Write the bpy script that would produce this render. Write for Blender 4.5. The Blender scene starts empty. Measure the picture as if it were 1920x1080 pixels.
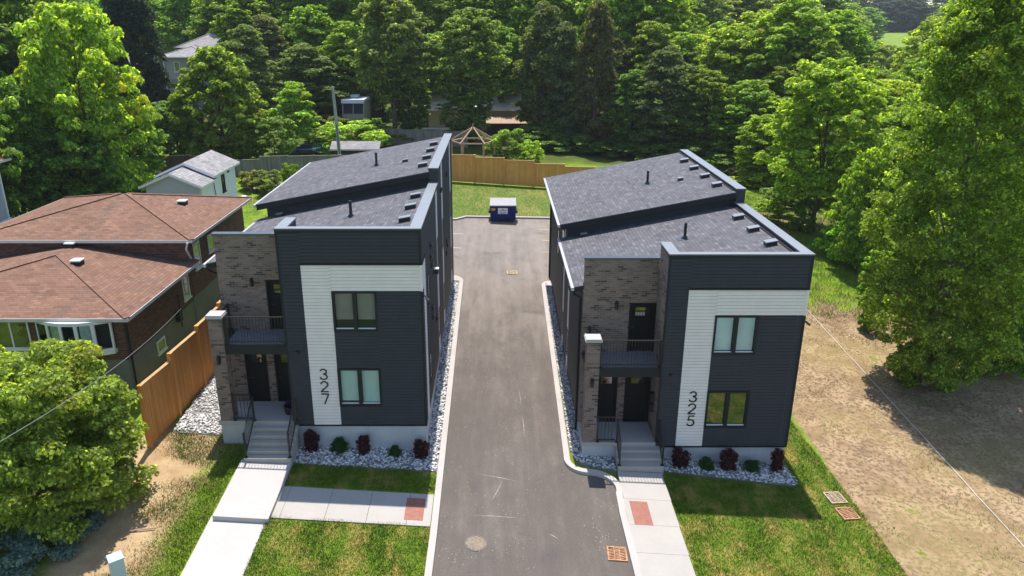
import bpy, math, random
import numpy as np
from mathutils import Vector, Matrix

random.seed(7)
RNG = np.random.default_rng(11)
SC = bpy.context.scene
COL = SC.collection
R = math.radians

# ------------------------------------------------------------------ ground shape
GA, GB, GZ0 = -0.041, 0.06, -1.89
def sat(v, lim, soft):
    return v if v <= lim else lim + soft * (1 - math.exp(-(v - lim) / soft))
def K(x, y, h=0.):
    """plan coordinates taken off on a first, steeper survey plane, corrected to the real one"""
    k = (16.89 - h) / (16.673 + .026 * x); return (x * k, y * k)
def KP(pts, h=0.): return [K(p[0], p[1], h) for p in pts]
def KZ(x, z): return 15 - (15 - z) * 16.89 / (16.673 + .026 * x)
def G(x, y):
    sx = math.copysign(sat(abs(x), 29.0, 8.0), x)
    sy = sat(y, 66.0, 20.0) if y > -10 else -10 + (y + 10) * .2
    h = GZ0 + GA * sx + GB * sy
    if y > 170:
        h += 9.0 * (1 - math.exp(-((y - 170) / 150.0) ** 2)) * max(0, min(1, (x + 60) / 80))
    return h

# ------------------------------------------------------------------ node helper
class N:
    """tiny expression layer over shader math nodes"""
    def __init__(self, nt, s): self.nt, self.s = nt, s
    def _op(self, op, *o, clamp=False):
        n = self.nt.nodes.new('ShaderNodeMath'); n.operation = op; n.use_clamp = clamp
        for i, v in enumerate((self,) + o):
            if isinstance(v, N): self.nt.links.new(v.s, n.inputs[i])
            else: n.inputs[i].default_value = v
        return N(self.nt, n.outputs[0])
    def __add__(s, o): return s._op('ADD', o)
    __radd__ = __add__
    def __sub__(s, o): return s._op('SUBTRACT', o)
    def __rsub__(s, o): return (s * -1) + o
    def __mul__(s, o): return s._op('MULTIPLY', o)
    __rmul__ = __mul__
    def mn(s, o): return s._op('MINIMUM', o)
    def mx(s, o): return s._op('MAXIMUM', o)
    def gt(s, o): return s._op('GREATER_THAN', o)
    def abs(s): return s._op('ABSOLUTE')
    def fr(s): return s._op('FRACT')
    def pw(s, o): return s._op('POWER', o)
    def ss(s, a, b):
        n = s.nt.nodes.new('ShaderNodeMapRange'); n.interpolation_type = 'SMOOTHSTEP'
        s.nt.links.new(s.s, n.inputs[0])
        n.inputs[1].default_value, n.inputs[2].default_value = min(a, b), max(a, b)
        n.inputs[3].default_value, n.inputs[4].default_value = (0, 1) if a < b else (1, 0)
        return N(s.nt, n.outputs[0])

class M:
    """a procedural Principled material under construction"""
    def __init__(self, name, rough=.7, spec=.5, metal=0.):
        self.m = bpy.data.materials.new(name); self.m.use_nodes = True
        self.nt = self.m.node_tree; self.b = self.nt.nodes['Principled BSDF']
        self.b.inputs['Roughness'].default_value = rough
        self.b.inputs['Specular IOR Level'].default_value = spec
        self.b.inputs['Metallic'].default_value = metal
        self._pos = None; self._obj = None
    def new(self, t): return self.nt.nodes.new('ShaderNode' + t)
    def ln(self, a, b): self.nt.links.new(a.s if isinstance(a, N) else a, b)
    def world(self):
        if not self._pos: self._pos = self.new('NewGeometry').outputs['Position']
        return self._pos
    def obj(self):
        if not self._obj: self._obj = self.new('TexCoord').outputs['Object']
        return self._obj
    def uv(self): return self.new('TexCoord').outputs['UV']
    def xyz(self, v):
        n = self.new('SeparateXYZ'); self.ln(v, n.inputs[0])
        return [N(self.nt, o) for o in n.outputs]
    def map(self, v, scale=(1, 1, 1), loc=(0, 0, 0)):
        n = self.new('Mapping'); self.ln(v, n.inputs[0])
        n.inputs['Scale'].default_value = scale; n.inputs['Location'].default_value = loc
        return n.outputs[0]
    def noise(self, v, scale, detail=4, rough=.55, dist=0.):
        n = self.new('TexNoise'); self.ln(v, n.inputs['Vector'])
        n.inputs['Scale'].default_value = scale; n.inputs['Detail'].default_value = detail
        n.inputs['Roughness'].default_value = rough; n.inputs['Distortion'].default_value = dist
        return N(self.nt, n.outputs[0])
    def voro(self, v, scale, feature='F1', out=0):
        n = self.new('TexVoronoi'); n.feature = feature; self.ln(v, n.inputs['Vector'])
        n.inputs['Scale'].default_value = scale
        return n.outputs[out]
    def brick(self, v, bw, bh, mortar, c1, c2, cm, off=.5):
        n = self.new('TexBrick'); self.ln(v, n.inputs['Vector'])
        n.inputs['Scale'].default_value = 1; n.inputs['Brick Width'].default_value = bw
        n.inputs['Row Height'].default_value = bh; n.inputs['Mortar Size'].default_value = mortar
        n.inputs['Mortar Smooth'].default_value = .1; n.offset = off
        n.inputs['Color1'].default_value = (*c1, 1); n.inputs['Color2'].default_value = (*c2, 1)
        n.inputs['Mortar'].default_value = (*cm, 1)
        return n
    def ramp(self, f, stops, interp='LINEAR'):
        n = self.new('ValToRGB'); self.ln(f, n.inputs[0]); e = n.color_ramp.elements
        n.color_ramp.interpolation = interp
        while len(e) < len(stops): e.new(.5)
        for k, (p, c) in enumerate(stops):
            e[k].position = p; e[k].color = (*c, 1) if len(c) == 3 else c
        return n.outputs[0]
    def mix(self, f, a, b, mode='MIX'):
        n = self.new('Mix'); n.data_type = 'RGBA'; n.blend_type = mode
        for v, i in ((f, 0), (a, 6), (b, 7)):
            if isinstance(v, (int, float)): n.inputs[i].default_value = v
            elif isinstance(v, (tuple, list)): n.inputs[i].default_value = (*v, 1)
            else: self.ln(v, n.inputs[i])
        return n.outputs[2]
    def gray(self, f, lo, hi):
        return self.ramp(f, [(0, (lo,) * 3), (1, (hi,) * 3)])
    def col(self, c):
        if isinstance(c, (tuple, list)): self.b.inputs['Base Color'].default_value = (*c, 1)
        else: self.ln(c, self.b.inputs['Base Color'])
        return self
    def bump(self, f, strength=.3, dist=.02):
        n = self.new('Bump'); self.ln(f, n.inputs['Height'])
        n.inputs['Strength'].default_value = strength; n.inputs['Distance'].default_value = dist
        self.ln(n.outputs[0], self.b.inputs['Normal']); return self
    def rgh(self, f): self.ln(f, self.b.inputs['Roughness']); return self

def simple(name, c, rough=.6, spec=.5, metal=0., var=.12, scale=3., bump=0., bscale=60.):
    k = M(name, rough, spec, metal)
    f = k.noise(k.obj(), scale, 5)
    lo = tuple(v * (1 - var) for v in c); hi = tuple(min(1, v * (1 + var)) for v in c)
    k.col(k.ramp(f, [(.3, lo), (.7, hi)]))
    if bump: k.bump(k.noise(k.obj(), bscale, 3), bump, .01)
    return k.m

MAT = {}
# townhouse skins
MAT['siding_dark'] = simple('charcoal_lap_siding', (.034, .035, .041), .55, .25, var=.10, scale=2.2)
MAT['siding_white'] = simple('white_lap_siding', (.74, .665, .625), .5, .4, var=.04, scale=2)
MAT['trim_dark'] = simple('black_metal_trim', (.016, .018, .023), .5, .22, var=.1)
MAT['cap'] = simple('sky_greyed_cap_flashing', (.21, .222, .242), .4, .4, var=.06, scale=1.5)  # dark caps coloured grey for the sky they reflect
MAT['cap_dark'] = simple('dark_cap_flashing', (.055, .062, .08), .3, .6, var=.1)
MAT['black_iron'] = simple('black_painted_railing', (.012, .013, .016), .4, .5)
MAT['door_black'] = simple('black_entry_door', (.011, .010, .011), .55, .15)
MAT['gutter'] = simple('sun_paled_gutter', (.42, .42, .44), .4, .5, var=.05)  # dark gutter coloured pale for the sun on it
MAT['stone_cap'] = simple('pale_precast_cap', (.41, .39, .375), .7, .3, var=.05)
MAT['board_deck'] = simple('grey_deck_board', (.17, .175, .19), .6, .4, var=.2, scale=5)
MAT['blind'] = simple('window_blind', (.62, .74, .70), .8, .2, var=.04)
MAT['dark_room'] = simple('unlit_room_tone', (.05, .048, .05), .9, .1)  # dark tone stands for the unlit rooms behind the panes
MAT['digit'] = simple('black_house_digits', (.012, .012, .014), .4, .5)
MAT['white_vinyl'] = simple('white_window_vinyl', (.78, .78, .78), .4, .4, var=.03)
MAT['red_tactile'] = simple('red_iron_tactile_plate', (.29, .118, .085), .7, .3, var=.15, scale=8, bump=.5, bscale=22)
MAT['rust_iron'] = simple('rusted_iron_grate', (.40, .21, .115), .8, .3, var=.35, scale=9, bump=.3)
MAT['grey_iron'] = simple('weathered_iron_grate', (.42, .32, .22), .8, .3, var=.25, scale=9, bump=.3)
MAT['pit_shade'] = simple('pit_shade_black', (.02, .016, .014), .95, .1)  # near-black colour stands for the shade below the grate bars

def glass(name, tint=(.03, .035, .04), refl=.0, see=.93):
    k = M(name, .03, .5); nt = k.nt
    k.col(tint)
    tr = k.new('BsdfTransparent'); tr.inputs[0].default_value = (.95, .99, .98, 1)
    gl = k.new('BsdfGlossy'); gl.inputs['Roughness'].default_value = .02; gl.inputs[0].default_value = (.9, .95, 1, 1)
    wob = k.new('Bump'); wob.inputs['Strength'].default_value = .04; wob.inputs['Distance'].default_value = .02
    k.ln(k.noise(k.obj(), 1.3, 2), wob.inputs['Height']); k.ln(wob.outputs[0], gl.inputs['Normal'])
    m1 = k.new('MixShader'); m1.inputs[0].default_value = see
    k.ln(k.b.outputs[0], m1.inputs[1]); k.ln(tr.outputs[0], m1.inputs[2])
    fr = k.new('Fresnel'); fr.inputs[0].default_value = 1.22
    f = (N(nt, fr.outputs[0]) + refl)._op('MINIMUM', 1.0)
    m2 = k.new('MixShader'); k.ln(f, m2.inputs[0])
    k.ln(m1.outputs[0], m2.inputs[1]); k.ln(gl.outputs[0], m2.inputs[2])
    k.ln(m2.outputs[0], nt.nodes['Material Output'].inputs[0])
    return k.m
MAT['glass'] = glass('window_glass')
MAT['glass_dark'] = glass('tinted_window_glass', (.02, .022, .024), .08, .3); MAT['glass_mirror'] = glass('reflective_window_glass', (.02, .022, .024), .22, .3)

def brick_mat(name, ramp_stops, mortar, bw=.245, bh=.083, bump=.5):
    k = M(name, .85, .25)
    b = k.brick(k.uv(), bw, bh, .006, (0, 0, 0), (1, 1, 1), (.5, .5, .5))
    c = k.ramp(b.outputs[0], ramp_stops)
    big = k.noise(k.uv(), 1.1, 3); fine = k.noise(k.uv(), 28, 4)
    c = k.mix(1.0, c, k.gray(big, .78, 1.22), 'MULTIPLY')
    c = k.mix(1.0, c, k.gray(fine, .7, 1.3), 'MULTIPLY')
    c = k.mix(b.outputs['Fac'], c, mortar)
    k.col(c)
    h = N(k.nt, b.outputs['Fac']) * -1 + fine * .35
    return k.bump(h, bump, .012).m
MAT['brick_grey'] = brick_mat('taupe_brick_veneer', [(0, (.075, .054, .046)), (.09, (.085, .062, .053)), (.15, (.155, .112, .095)),
                              (.55, (.205, .143, .122)), (.85, (.235, .168, .146)), (1, (.172, .13, .114))], (.25, .215, .195), .235, .08)
MAT['brick_brown'] = brick_mat('brown_brick', [(0, (.085, .036, .026)), (.5, (.135, .058, .038)), (1, (.175, .08, .054))], (.19, .15, .13), .24, .08)

def shingle_mat(name, cols, bw=.32, bh=.145, spread=(.8, 1.2), seam=(.62)):
    k = M(name, .9, .22)
    uv = k.uv()
    b = k.brick(uv, bw, bh, .009, (0, 0, 0), (1, 1, 1), (.5, .5, .5), .37)
    c = k.ramp(b.outputs[0], [(i / (len(cols) - 1), v) for i, v in enumerate(cols)])
    c = k.mix(1.0, c, k.gray(k.noise(uv, 190, 2), spread[0], spread[1]), 'MULTIPLY')
    c = k.mix(1.0, c, k.gray(k.noise(uv, .55, 5, .65), .70, 1.30), 'MULTIPLY')
    st_ = k.noise(k.map(uv, (.9, .22, 1)), 1.0, 4, .6); c = k.mix(st_.ss(.52, .72) * .35, c, (.10, .088, .082))
    c = k.mix(b.outputs['Fac'], c, k.mix(1.0, c, (seam,) * 3, 'MULTIPLY'))
    k.col(c)
    v = k.xyz(uv)[1]
    saw = (v * (1 / bh)).fr()
    return k.bump(saw * -1 + N(k.nt, b.outputs['Fac']) * -.5 + k.noise(uv, 220, 2) * .4, .55, .012).m
MAT['shingle_dark'] = shingle_mat('charcoal_shingles', [(.080, .080, .092), (.122, .121, .134), (.100, .099, .112), (.158, .156, .17)])
MAT['shingle_red'] = shingle_mat('faded_red_shingles', [(.145, .078, .053), (.212, .117, .079), (.178, .097, .067), (.246, .138, .095)], .33, .17, (.72, 1.28), .5)
MAT['shingle_grey'] = shingle_mat('weathered_grey_shingles', [(.20, .195, .20), (.30, .29, .29), (.24, .225, .235), (.34, .32, .31)], .45, .2)

# masonry / paving
def concrete(name, c, var=.10, stain=.25, rough=.85):
    k = M(name, rough, .25); p = k.world()
    a = k.noise(p, .9, 5, .6); bn = k.noise(p, 14, 4); s = k.noise(k.map(p, (2.2, 2.2, .35)), 1.2, 5, .65)
    lo = tuple(v * (1 - var) for v in c); hi = tuple(min(1, v * (1 + var)) for v in c)
    cc = k.ramp(a, [(.3, lo), (.7, hi)])
    cc = k.mix(1.0, cc, k.gray(bn, .93, 1.06), 'MULTIPLY')
    cc = k.mix(s.ss(.52, .75) * stain, cc, tuple(v * .6 for v in c))
    k.col(cc)
    return k.bump(k.noise(p, 55, 4) + bn * .4, .22, .006).m
MAT['concrete'] = concrete('pale_broom_concrete', (.385, .355, .325), .05, .12)
MAT['concrete_new'] = concrete('bright_new_concrete', (.43, .405, .385), .04, .08)
MAT['curb'] = concrete('concrete_curb', (.43, .39, .365), .07, .2)
MAT['foundation'] = concrete('foundation_concrete', (.44, .45, .465), .10, .35)
MAT['parging'] = concrete('grey_parging', (.20, .195, .205), .12, .4)

def asphalt():
    k = M('worn_asphalt', .88, .3); p = k.world(); x, y, z = k.xyz(p)
    big = k.noise(p, .32, 6, .62, .6); mid = k.noise(k.map(p, (1.6, .5, 1)), 1.5, 6, .65); fine = k.noise(p, 45, 3)
    strk = k.noise(k.map(p, (1.5, .12, 1)), 1.3, 5, .6)
    dust = (big * .42 + mid * .38 + strk * .42 + y.ss(26, 47) * .30).ss(.52, 1.12)
    c = k.mix(dust, (.100, .084, .073), (.245, .208, .18))
    track = ((x - .35).abs() - .85).abs().ss(.45, .1) * mid.ss(.3, .7) * .28
    c = k.mix(track, c, (.085, .072, .068))

    c = k.mix(1.0, c, k.gray(fine, .72, 1.3), 'MULTIPLY')
    sp = N(k.nt, k.voro(p, 7.5)); dens = k.noise(p, .7, 4).ss(.45, .62)
    c = k.mix(sp.ss(.15, .06) * dens * .6, c, (.55, .52, .50))
    sp2 = N(k.nt, k.voro(p, 26)); c = k.mix(sp2.ss(.2, .1) * .42, c, (.42, .39, .37))
    dark = k.noise(k.map(p, (1, 1, 1), (5, 3, 0)), .55, 4).ss(.57, .72)
    c = k.mix(dark * .5, c, (.075, .066, .066))
    k.col(c)
    return k.bump(fine + k.noise(p, 120, 2) * .6, .35, .008).m
MAT['asphalt'] = asphalt()

def lawn(name, green_a, green_b, dry, dry_amt=(.5, .7), scale=.7):
    k = M(name, .75, .25); p = k.world()
    a = k.noise(p, scale, 5, .6); b = k.noise(p, 5.5, 5, .65); c = k.noise(k.map(p, (1, 1, .2)), 38, 3)
    col = k.mix(b.ss(.32, .68), green_a, green_b)
    rows = k.noise(k.map(p, (2.1, .45, 1)), 1.0, 4, .6)
    col = k.mix(((a * .6 + rows * .5)).ss(dry_amt[0], dry_amt[1]) * .85, col, k.mix(b, dry, tuple(v * .72 for v in dry)))
    col = k.mix(1.0, col, k.gray(c, .45, 1.5), 'MULTIPLY')
    k.col(col)
    return k.bump(c, .9, .03).m
MAT['lawn'] = lawn('mown_lawn', (.066, .130, .004), (.140, .210, .007), (.40, .32, .075), (.50, .70), 1.4)
MAT['lawn_back'] = lawn('back_lawn', (.072, .125, .010), (.14, .185, .016), (.30, .26, .06), (.52, .76), .3)

def terrain():
    k = M('rough_ground', .9, .15); p = k.world(); x, y, z = k.xyz(p)
    n1 = k.noise(p, .22, 5, .6); n2 = k.noise(p, 1.1, 5, .65); n3 = k.noise(p, 7, 4); n4 = k.noise(p, 34, 3)
    grass = k.mix(n2.ss(.3, .7), (.085, .165, .012), (.20, .30, .02))
    grass = k.mix(n1.ss(.5, .68), grass, (.17, .18, .03))
    grass = k.mix(1.0, grass, k.gray(n4, .45, 1.5), 'MULTIPLY')
    soil = k.mix(n2.ss(.35, .7), (.265, .172, .098), (.42, .30, .178))
    soil = k.mix(n3.ss(.46, .62) * .85, soil, (.15, .105, .066))
    soil = k.mix(n1.ss(.42, .62) * n3.ss(.3, .62) * .5, soil, (.27, .225, .075))
    soil = k.mix(1.0, soil, k.gray(n4, .70, 1.28), 'MULTIPLY')
    wob = (n2 - .5) * 3.0 + (n1 - .5) * 5.0
    soil = k.mix((x).ss(-9, -10), soil, k.mix(n2.ss(.3, .7), (.34, .22, .115), (.46, .33, .19)))
    right = (x + wob * .1).ss(12.4, 12.7) * (y + wob * 2.3).ss(42, 38.5) * (x + wob).ss(33, 27)
    tuft = (n2 * .6 + n1 * .55 + y.ss(34, 42) * .14).ss(.70, .78)
    right = right * (tuft * -1 + 1)
    left = (x + wob * .25).ss(-13.7, -13.1) * (x + wob * .5).ss(-9.8, -11.1) * y.ss(26.5, 25.5) * y.ss(6, 9)
    rear = (x + wob).ss(14, 18) * (x + wob * 2).ss(30, 24) * (y + wob * 1.5).ss(52, 54) * (y + wob * 1.5).ss(62, 57) * n2.ss(.4, .55)
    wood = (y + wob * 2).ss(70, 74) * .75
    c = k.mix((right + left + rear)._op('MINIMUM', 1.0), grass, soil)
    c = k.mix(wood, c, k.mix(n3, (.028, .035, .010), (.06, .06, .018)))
    far = (y + wob * 8).ss(180, 230)
    c = k.mix(far, c, k.mix(n1.ss(.3, .7), (.13, .21, .02), (.19, .26, .03)))
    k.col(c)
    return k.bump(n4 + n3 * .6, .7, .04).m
MAT['terrain'] = terrain()

def stones():
    k = M('river_stones', .75, .3)
    a = k.new('Attribute'); a.attribute_name = 'rnd'
    c = k.ramp(a.outputs['Fac'], [(0, (.14, .14, .15)), (.15, (.30, .30, .31)), (.5, (.56, .54, .52)), (.8, (.72, .69, .66)), (1, (.84, .81, .77))])
    k.col(k.mix(1.0, c, k.gray(k.noise(k.obj(), 22, 3), .8, 1.15), 'MULTIPLY'))
    return k.m
MAT['stones'] = stones()
MAT['stone_bed'] = simple('stone_bed_fabric', (.22, .21, .20), .95, .1, var=.4, scale=30, bump=.6)

def wood(name, c1, c2, rough=.8, board=.14, gap=.04):
    k = M(name, rough, .2); uv = k.uv(); u, v, _ = k.xyz(uv)
    idx = k.new('TexWhiteNoise'); idx.noise_dimensions = '1D'
    k.ln((u * (1 / board))._op('FLOOR'), idx.inputs['W'])
    g = k.noise(k.map(uv, (34, 1.6, 1)), 1, 5, .65, .4); kn = k.noise(k.map(uv, (2, .8, 1)), 1.4, 3)
    c = k.mix(N(k.nt, idx.outputs[0]) * .55 + g * .45, c1, c2)
    c = k.mix(1.0, c, k.gray(kn, .75, 1.22), 'MULTIPLY')
    ed = ((u * (1 / board)).fr() - .5).abs().ss(.5 - gap, .5)
    c = k.mix(ed * .75, c, tuple(q * .28 for q in c1))
    k.col(c)
    return k.bump(ed * -1 + g * .25, .5, .012).m
MAT['fence_wood'] = wood('orange_cedar_boards', (.50, .205, .052), (.70, .33, .095))
MAT['fence_lifted'] = wood('shade_offset_cedar_boards', (.70, .30, .075), (.90, .44, .13))  # same cedar, brightened in colour to offset shade on the back fence
MAT['fence_grey'] = wood('weathered_grey_boards', (.145, .135, .122), (.32, .295, .27), board=.15, gap=.07)
MAT['fence_dark'] = wood('aged_shade_dark_boards', (.045, .035, .03), (.085, .066, .055), board=.15, gap=.06)  # aged brown; tree shade on the maple fence is put into the colour
MAT['timber'] = simple('raw_brown_timber', (.36, .25, .18), .8, .2, var=.22, scale=6)
MAT['bark'] = simple('grey_brown_bark', (.105, .085, .066), .95, .1, var=.4, scale=4, bump=.8, bscale=14)
MAT['bark_pale'] = simple('pale_grey_bark', (.19, .175, .15), .95, .1, var=.4, scale=4, bump=.8, bscale=14)

def leaf(name, trans=.6, dark=.55, bright=2.6, spec=.35):
    """foliage: colour from the object, shaken per leaf and per clump"""
    k = M(name, .62, spec); nt = k.nt
    oi = k.new('ObjectInfo'); a = k.new('Attribute'); a.attribute_name = 'rnd'; b = k.new('Attribute'); b.attribute_name = 'clp'
    ra, rb = N(nt, a.outputs['Fac']), N(nt, b.outputs['Fac'])
    c = k.mix(1.0, oi.outputs['Color'], k.ramp(ra, [(0, (dark,) * 3), (.75, (1.25,) * 3), (1, (bright,) * 3)]), 'MULTIPLY')
    yel = k.mix(1.0, oi.outputs['Color'], (1.75, 1.28, .75), 'MULTIPLY')
    oa = N(nt, oi.outputs['Alpha'])
    c = k.mix((rb + (ra - .5) * .3 - oa * -1 - 1).ss(-.05, .15), c, yel)
    k.col(c)
    t = k.new('BsdfTranslucent'); k.ln(k.mix(1.0, c, (1.9, 1.85, .5), 'MULTIPLY'), t.inputs[0])
    mx = k.new('MixShader'); mx.inputs[0].default_value = trans
    k.ln(k.b.outputs[0], mx.inputs[1]); k.ln(t.outputs[0], mx.inputs[2])
    k.ln(mx.outputs[0], nt.nodes['Material Output'].inputs[0])
    return k.m
MAT['leaf'] = leaf('broadleaf_foliage')
MAT['needle'] = leaf('evergreen_foliage', .42, .45, 1.6, .15)

# ------------------------------------------------------------------ mesh builder
class MB:
    def __init__(self): self.v = []; self.f = []
    def add(self, vs, fs):
        o = len(self.v); self.v += [tuple(p) for p in vs]; self.f += [tuple(i + o for i in f) for f in fs]; return self
    def box(self, x0, x1, y0, y1, z0, z1):
        x0, x1 = min(x0, x1), max(x0, x1); y0, y1 = min(y0, y1), max(y0, y1); z0, z1 = min(z0, z1), max(z0, z1)
        return self.add([(x0, y0, z0), (x1, y0, z0), (x1, y1, z0), (x0, y1, z0), (x0, y0, z1), (x1, y0, z1), (x1, y1, z1), (x0, y1, z1)],
                        [(3, 2, 1, 0), (4, 5, 6, 7), (0, 1, 5, 4), (1, 2, 6, 5), (2, 3, 7, 6), (3, 0, 4, 7)])
    def poly(self, pts): return self.add(pts, [tuple(range(len(pts)))])
    def prism(self, base, d):
        """closed solid: polygon 'base' swept by vector d"""
        n = len(base); top = [tuple(p[i] + d[i] for i in range(3)) for p in base]
        fs = [tuple(range(n - 1, -1, -1)), tuple(range(n, 2 * n))] + [(i, (i + 1) % n, n + (i + 1) % n, n + i) for i in range(n)]
        return self.add(list(base) + top, fs)
    def tube(self, pts, rad, n=8, cap=True):
        pts = [Vector(p) for p in pts]; rad = rad if isinstance(rad, (list, tuple)) else [rad] * len(pts)
        rings = []; prev = None
        for i, p in enumerate(pts):
            t = (pts[min(i + 1, len(pts) - 1)] - pts[max(i - 1, 0)]).normalized()
            if prev is None: prev = t.orthogonal().normalized()
            a = (prev - t * prev.dot(t)).normalized(); prev = a; b = t.cross(a)
            rings.append([p + (a * math.cos(2 * math.pi * j / n) + b * math.sin(2 * math.pi * j / n)) * rad[i] for j in range(n)])
        vs = [q for r in rings for q in r]; fs = []
        for i in range(len(pts) - 1):
            for j in range(n):
                fs.append((i * n + j, i * n + (j + 1) % n, (i + 1) * n + (j + 1) % n, (i + 1) * n + j))
        if cap:
            fs.append(tuple(range(n - 1, -1, -1))); fs.append(tuple((len(pts) - 1) * n + j for j in range(n)))
        return self.add(vs, fs)
    def lathe(self, prof, n=20, c=(0, 0, 0)):
        vs = [(c[0] + r * math.cos(2 * math.pi * j / n), c[1] + r * math.sin(2 * math.pi * j / n), c[2] + z) for r, z in prof for j in range(n)]
        fs = [(i * n + j, i * n + (j + 1) % n, (i + 1) * n + (j + 1) % n, (i + 1) * n + j) for i in range(len(prof) - 1) for j in range(n)]
        fs.append(tuple(range(n - 1, -1, -1))); fs.append(tuple((len(prof) - 1) * n + j for j in range(n)))
        return self.add(vs, fs)
    def lap(self, o, u, z0, z1, n, pitch=.125, proud=.036, gap=.03):
        """lap siding on the wall strip o + u (horizontal), outward normal n"""
        ztop = z0
        while ztop < z1 - 1e-4:
            a, b = ztop, min(ztop + pitch, z1)
            p = lambda t, z, d: (o[0] + u[0] * t + n[0] * d, o[1] + u[1] * t + n[1] * d, z)
            g = min(gap, (b - a) * .4)
            self.add([p(0, a + g, proud), p(1, a + g, proud), p(1, b, .008), p(0, b, .008), p(0, a + g, 0), p(1, a + g, 0), p(0, a, 0), p(1, a, 0)], [(0, 1, 2, 3), (4, 5, 1, 0), (6, 7, 5, 4)])
            ztop = b
        return self
    def build(self, name, mat, parent=None, smooth=False):
        me = bpy.data.meshes.new(name); me.from_pydata(self.v, [], self.f); me.validate(); me.update()
        me.materials.append(MAT[mat] if isinstance(mat, str) else mat)
        uvl = me.uv_layers.new(name='UVMap').data
        for pl in me.polygons:
            n = pl.normal
            if abs(n.z) > .995: t, b = Vector((1, 0, 0)), Vector((0, 1, 0))
            else:
                t = Vector((0, 0, 1)).cross(n).normalized(); b = n.cross(t)
            for li in pl.loop_indices:
                c = me.vertices[me.loops[li].vertex_index].co
                uvl[li].uv = (c.dot(t), c.dot(b))
            pl.use_smooth = smooth
        o = bpy.data.objects.new(name, me); COL.objects.link(o); o.parent = parent
        return o

def tag(o, label=None, cat=None, group=None, kind=None):
    for k, v in (('label', label), ('category', cat), ('group', group), ('kind', kind)):
        if v: o[k] = v
    return o
def empty(name, loc=(0, 0, 0), rz=0., label=None, cat=None, group=None):
    o = bpy.data.objects.new(name, None); COL.objects.link(o); o.location = loc; o.rotation_euler = (0, 0, rz)
    o.empty_display_size = .2
    return tag(o, label, cat, group)
def copy_tree(o, parent=None):
    c = o.copy(); COL.objects.link(c); c.parent = parent
    for ch in list(o.children): copy_tree(ch, c)
    return c
def sheet(name, pts, h, mat, thick=.25, kind='structure', parent=None):
    """a slab lying on the sloping ground: top h above it"""
    pts = KP(pts, h)
    top = [(x, y, G(x, y) + h) for x, y in pts]
    a = sum(pts[i][0] * pts[(i + 1) % len(pts)][1] - pts[(i + 1) % len(pts)][0] * pts[i][1] for i in range(len(pts)))
    if a < 0: top.reverse()
    mb = MB(); n = len(top)
    mb.add(top + [(x, y, z - thick) for x, y, z in top], [tuple(range(n))] + [(i, n + i, n + (i + 1) % n, (i + 1) % n) for i in range(n)])
    return tag(mb.build(name, mat, parent), kind=kind)
def arc(cx, cy, r, a0, a1, n=8):
    return [(cx + r * math.cos(R(a0 + (a1 - a0) * i / n)), cy + r * math.sin(R(a0 + (a1 - a0) * i / n))) for i in range(n + 1)]

# ------------------------------------------------------------------ townhouses (local frame: right front corner of the bay)
def rf(x): return 7.35 + .2 * (x + .35)
def rr(x): return 8.0 + .19 * (x + .35)

def window(parent, x0, x1, z0, z1, y=0.0, glass='glass', blind=None, two=True, bm='blind'):
    t = .075; mb = MB(); yo, yi = y - .05, y + .10
    mb.box(x0, x1, yo, yi, z0, z0 + t).box(x0, x1, yo, yi, z1 - t, z1).box(x0, x0 + t, yo, yi, z0 + t, z1 - t).box(x1 - t, x1, yo, yi, z0 + t, z1 - t)
    xm = (x0 + x1) / 2
    if two: mb.box(xm - .065, xm + .065, yo, yi, z0 + t, z1 - t)
    w = mb.build('window', 'trim_dark', parent)
    ins = MB(); lines = MB()
    spans = [(x0 + t, xm - .065), (xm + .065, x1 - t)] if two else [(x0 + t, x1 - t)]
    for a, b in spans:
        lines.box(a, b, y + .005, y + .03, z0 + t, z0 + t + .035)
        MB().box(a, b, y + .045, y + .055, z0 + t + .036, z1 - t).build('pane', glass, w)
    lines.build('sill_strip', 'white_vinyl', w)
    if blind:
        for (a, b), f in zip(spans, blind):
            if f: MB().box(a + .01, b - .01, y + .11, y + .13, z1 - t - f * (z1 - z0 - 2 * t), z1 - t).build('blind', bm, w)
    return w

def door(parent, x0, x1, z0, z1, y=1.5):
    t = .07; mb = MB()
    mb.box(x0, x0 + t, y + .03, y + .16, z0, z1).box(x1 - t, x1, y + .03, y + .16, z0, z1).box(x0 + t, x1 - t, y + .03, y + .16, z1 - t, z1)
    a, b = x0 + t, x1 - t; w = b - a; la, lb = a + .22 * w, b - .2 * w; lz0, lz1 = z1 - .56, z1 - .22
    mb.box(a, b, y + .10, y + .15, z0, lz0).box(a, b, y + .10, y + .15, lz1, z1 - t).box(a, la, y + .10, y + .15, lz0, lz1).box(lb, b, y + .10, y + .15, lz0, lz1)
    for pz0, pz1 in ((z0 + .2, z0 + .85), (z0 + 1.0, lz0 - .12)):      # raised panels
        if pz1 > pz0: mb.box(a + .13, b - .13, y + .088, y + .1, pz0, pz1)
    d = mb.build('door', 'door_black', parent)
    MB().box(la, lb, y + .118, y + .128, lz0, lz1).build('pane', 'glass_dark', d)
    MB().tube([(a + .07, y + .1, z0 + 1.0), (a + .07, y + .055, z0 + 1.0), (a + .16, y + .05, z0 + 1.0)], .014, 8).build('handle', 'black_iron', d)
    return d

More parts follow.
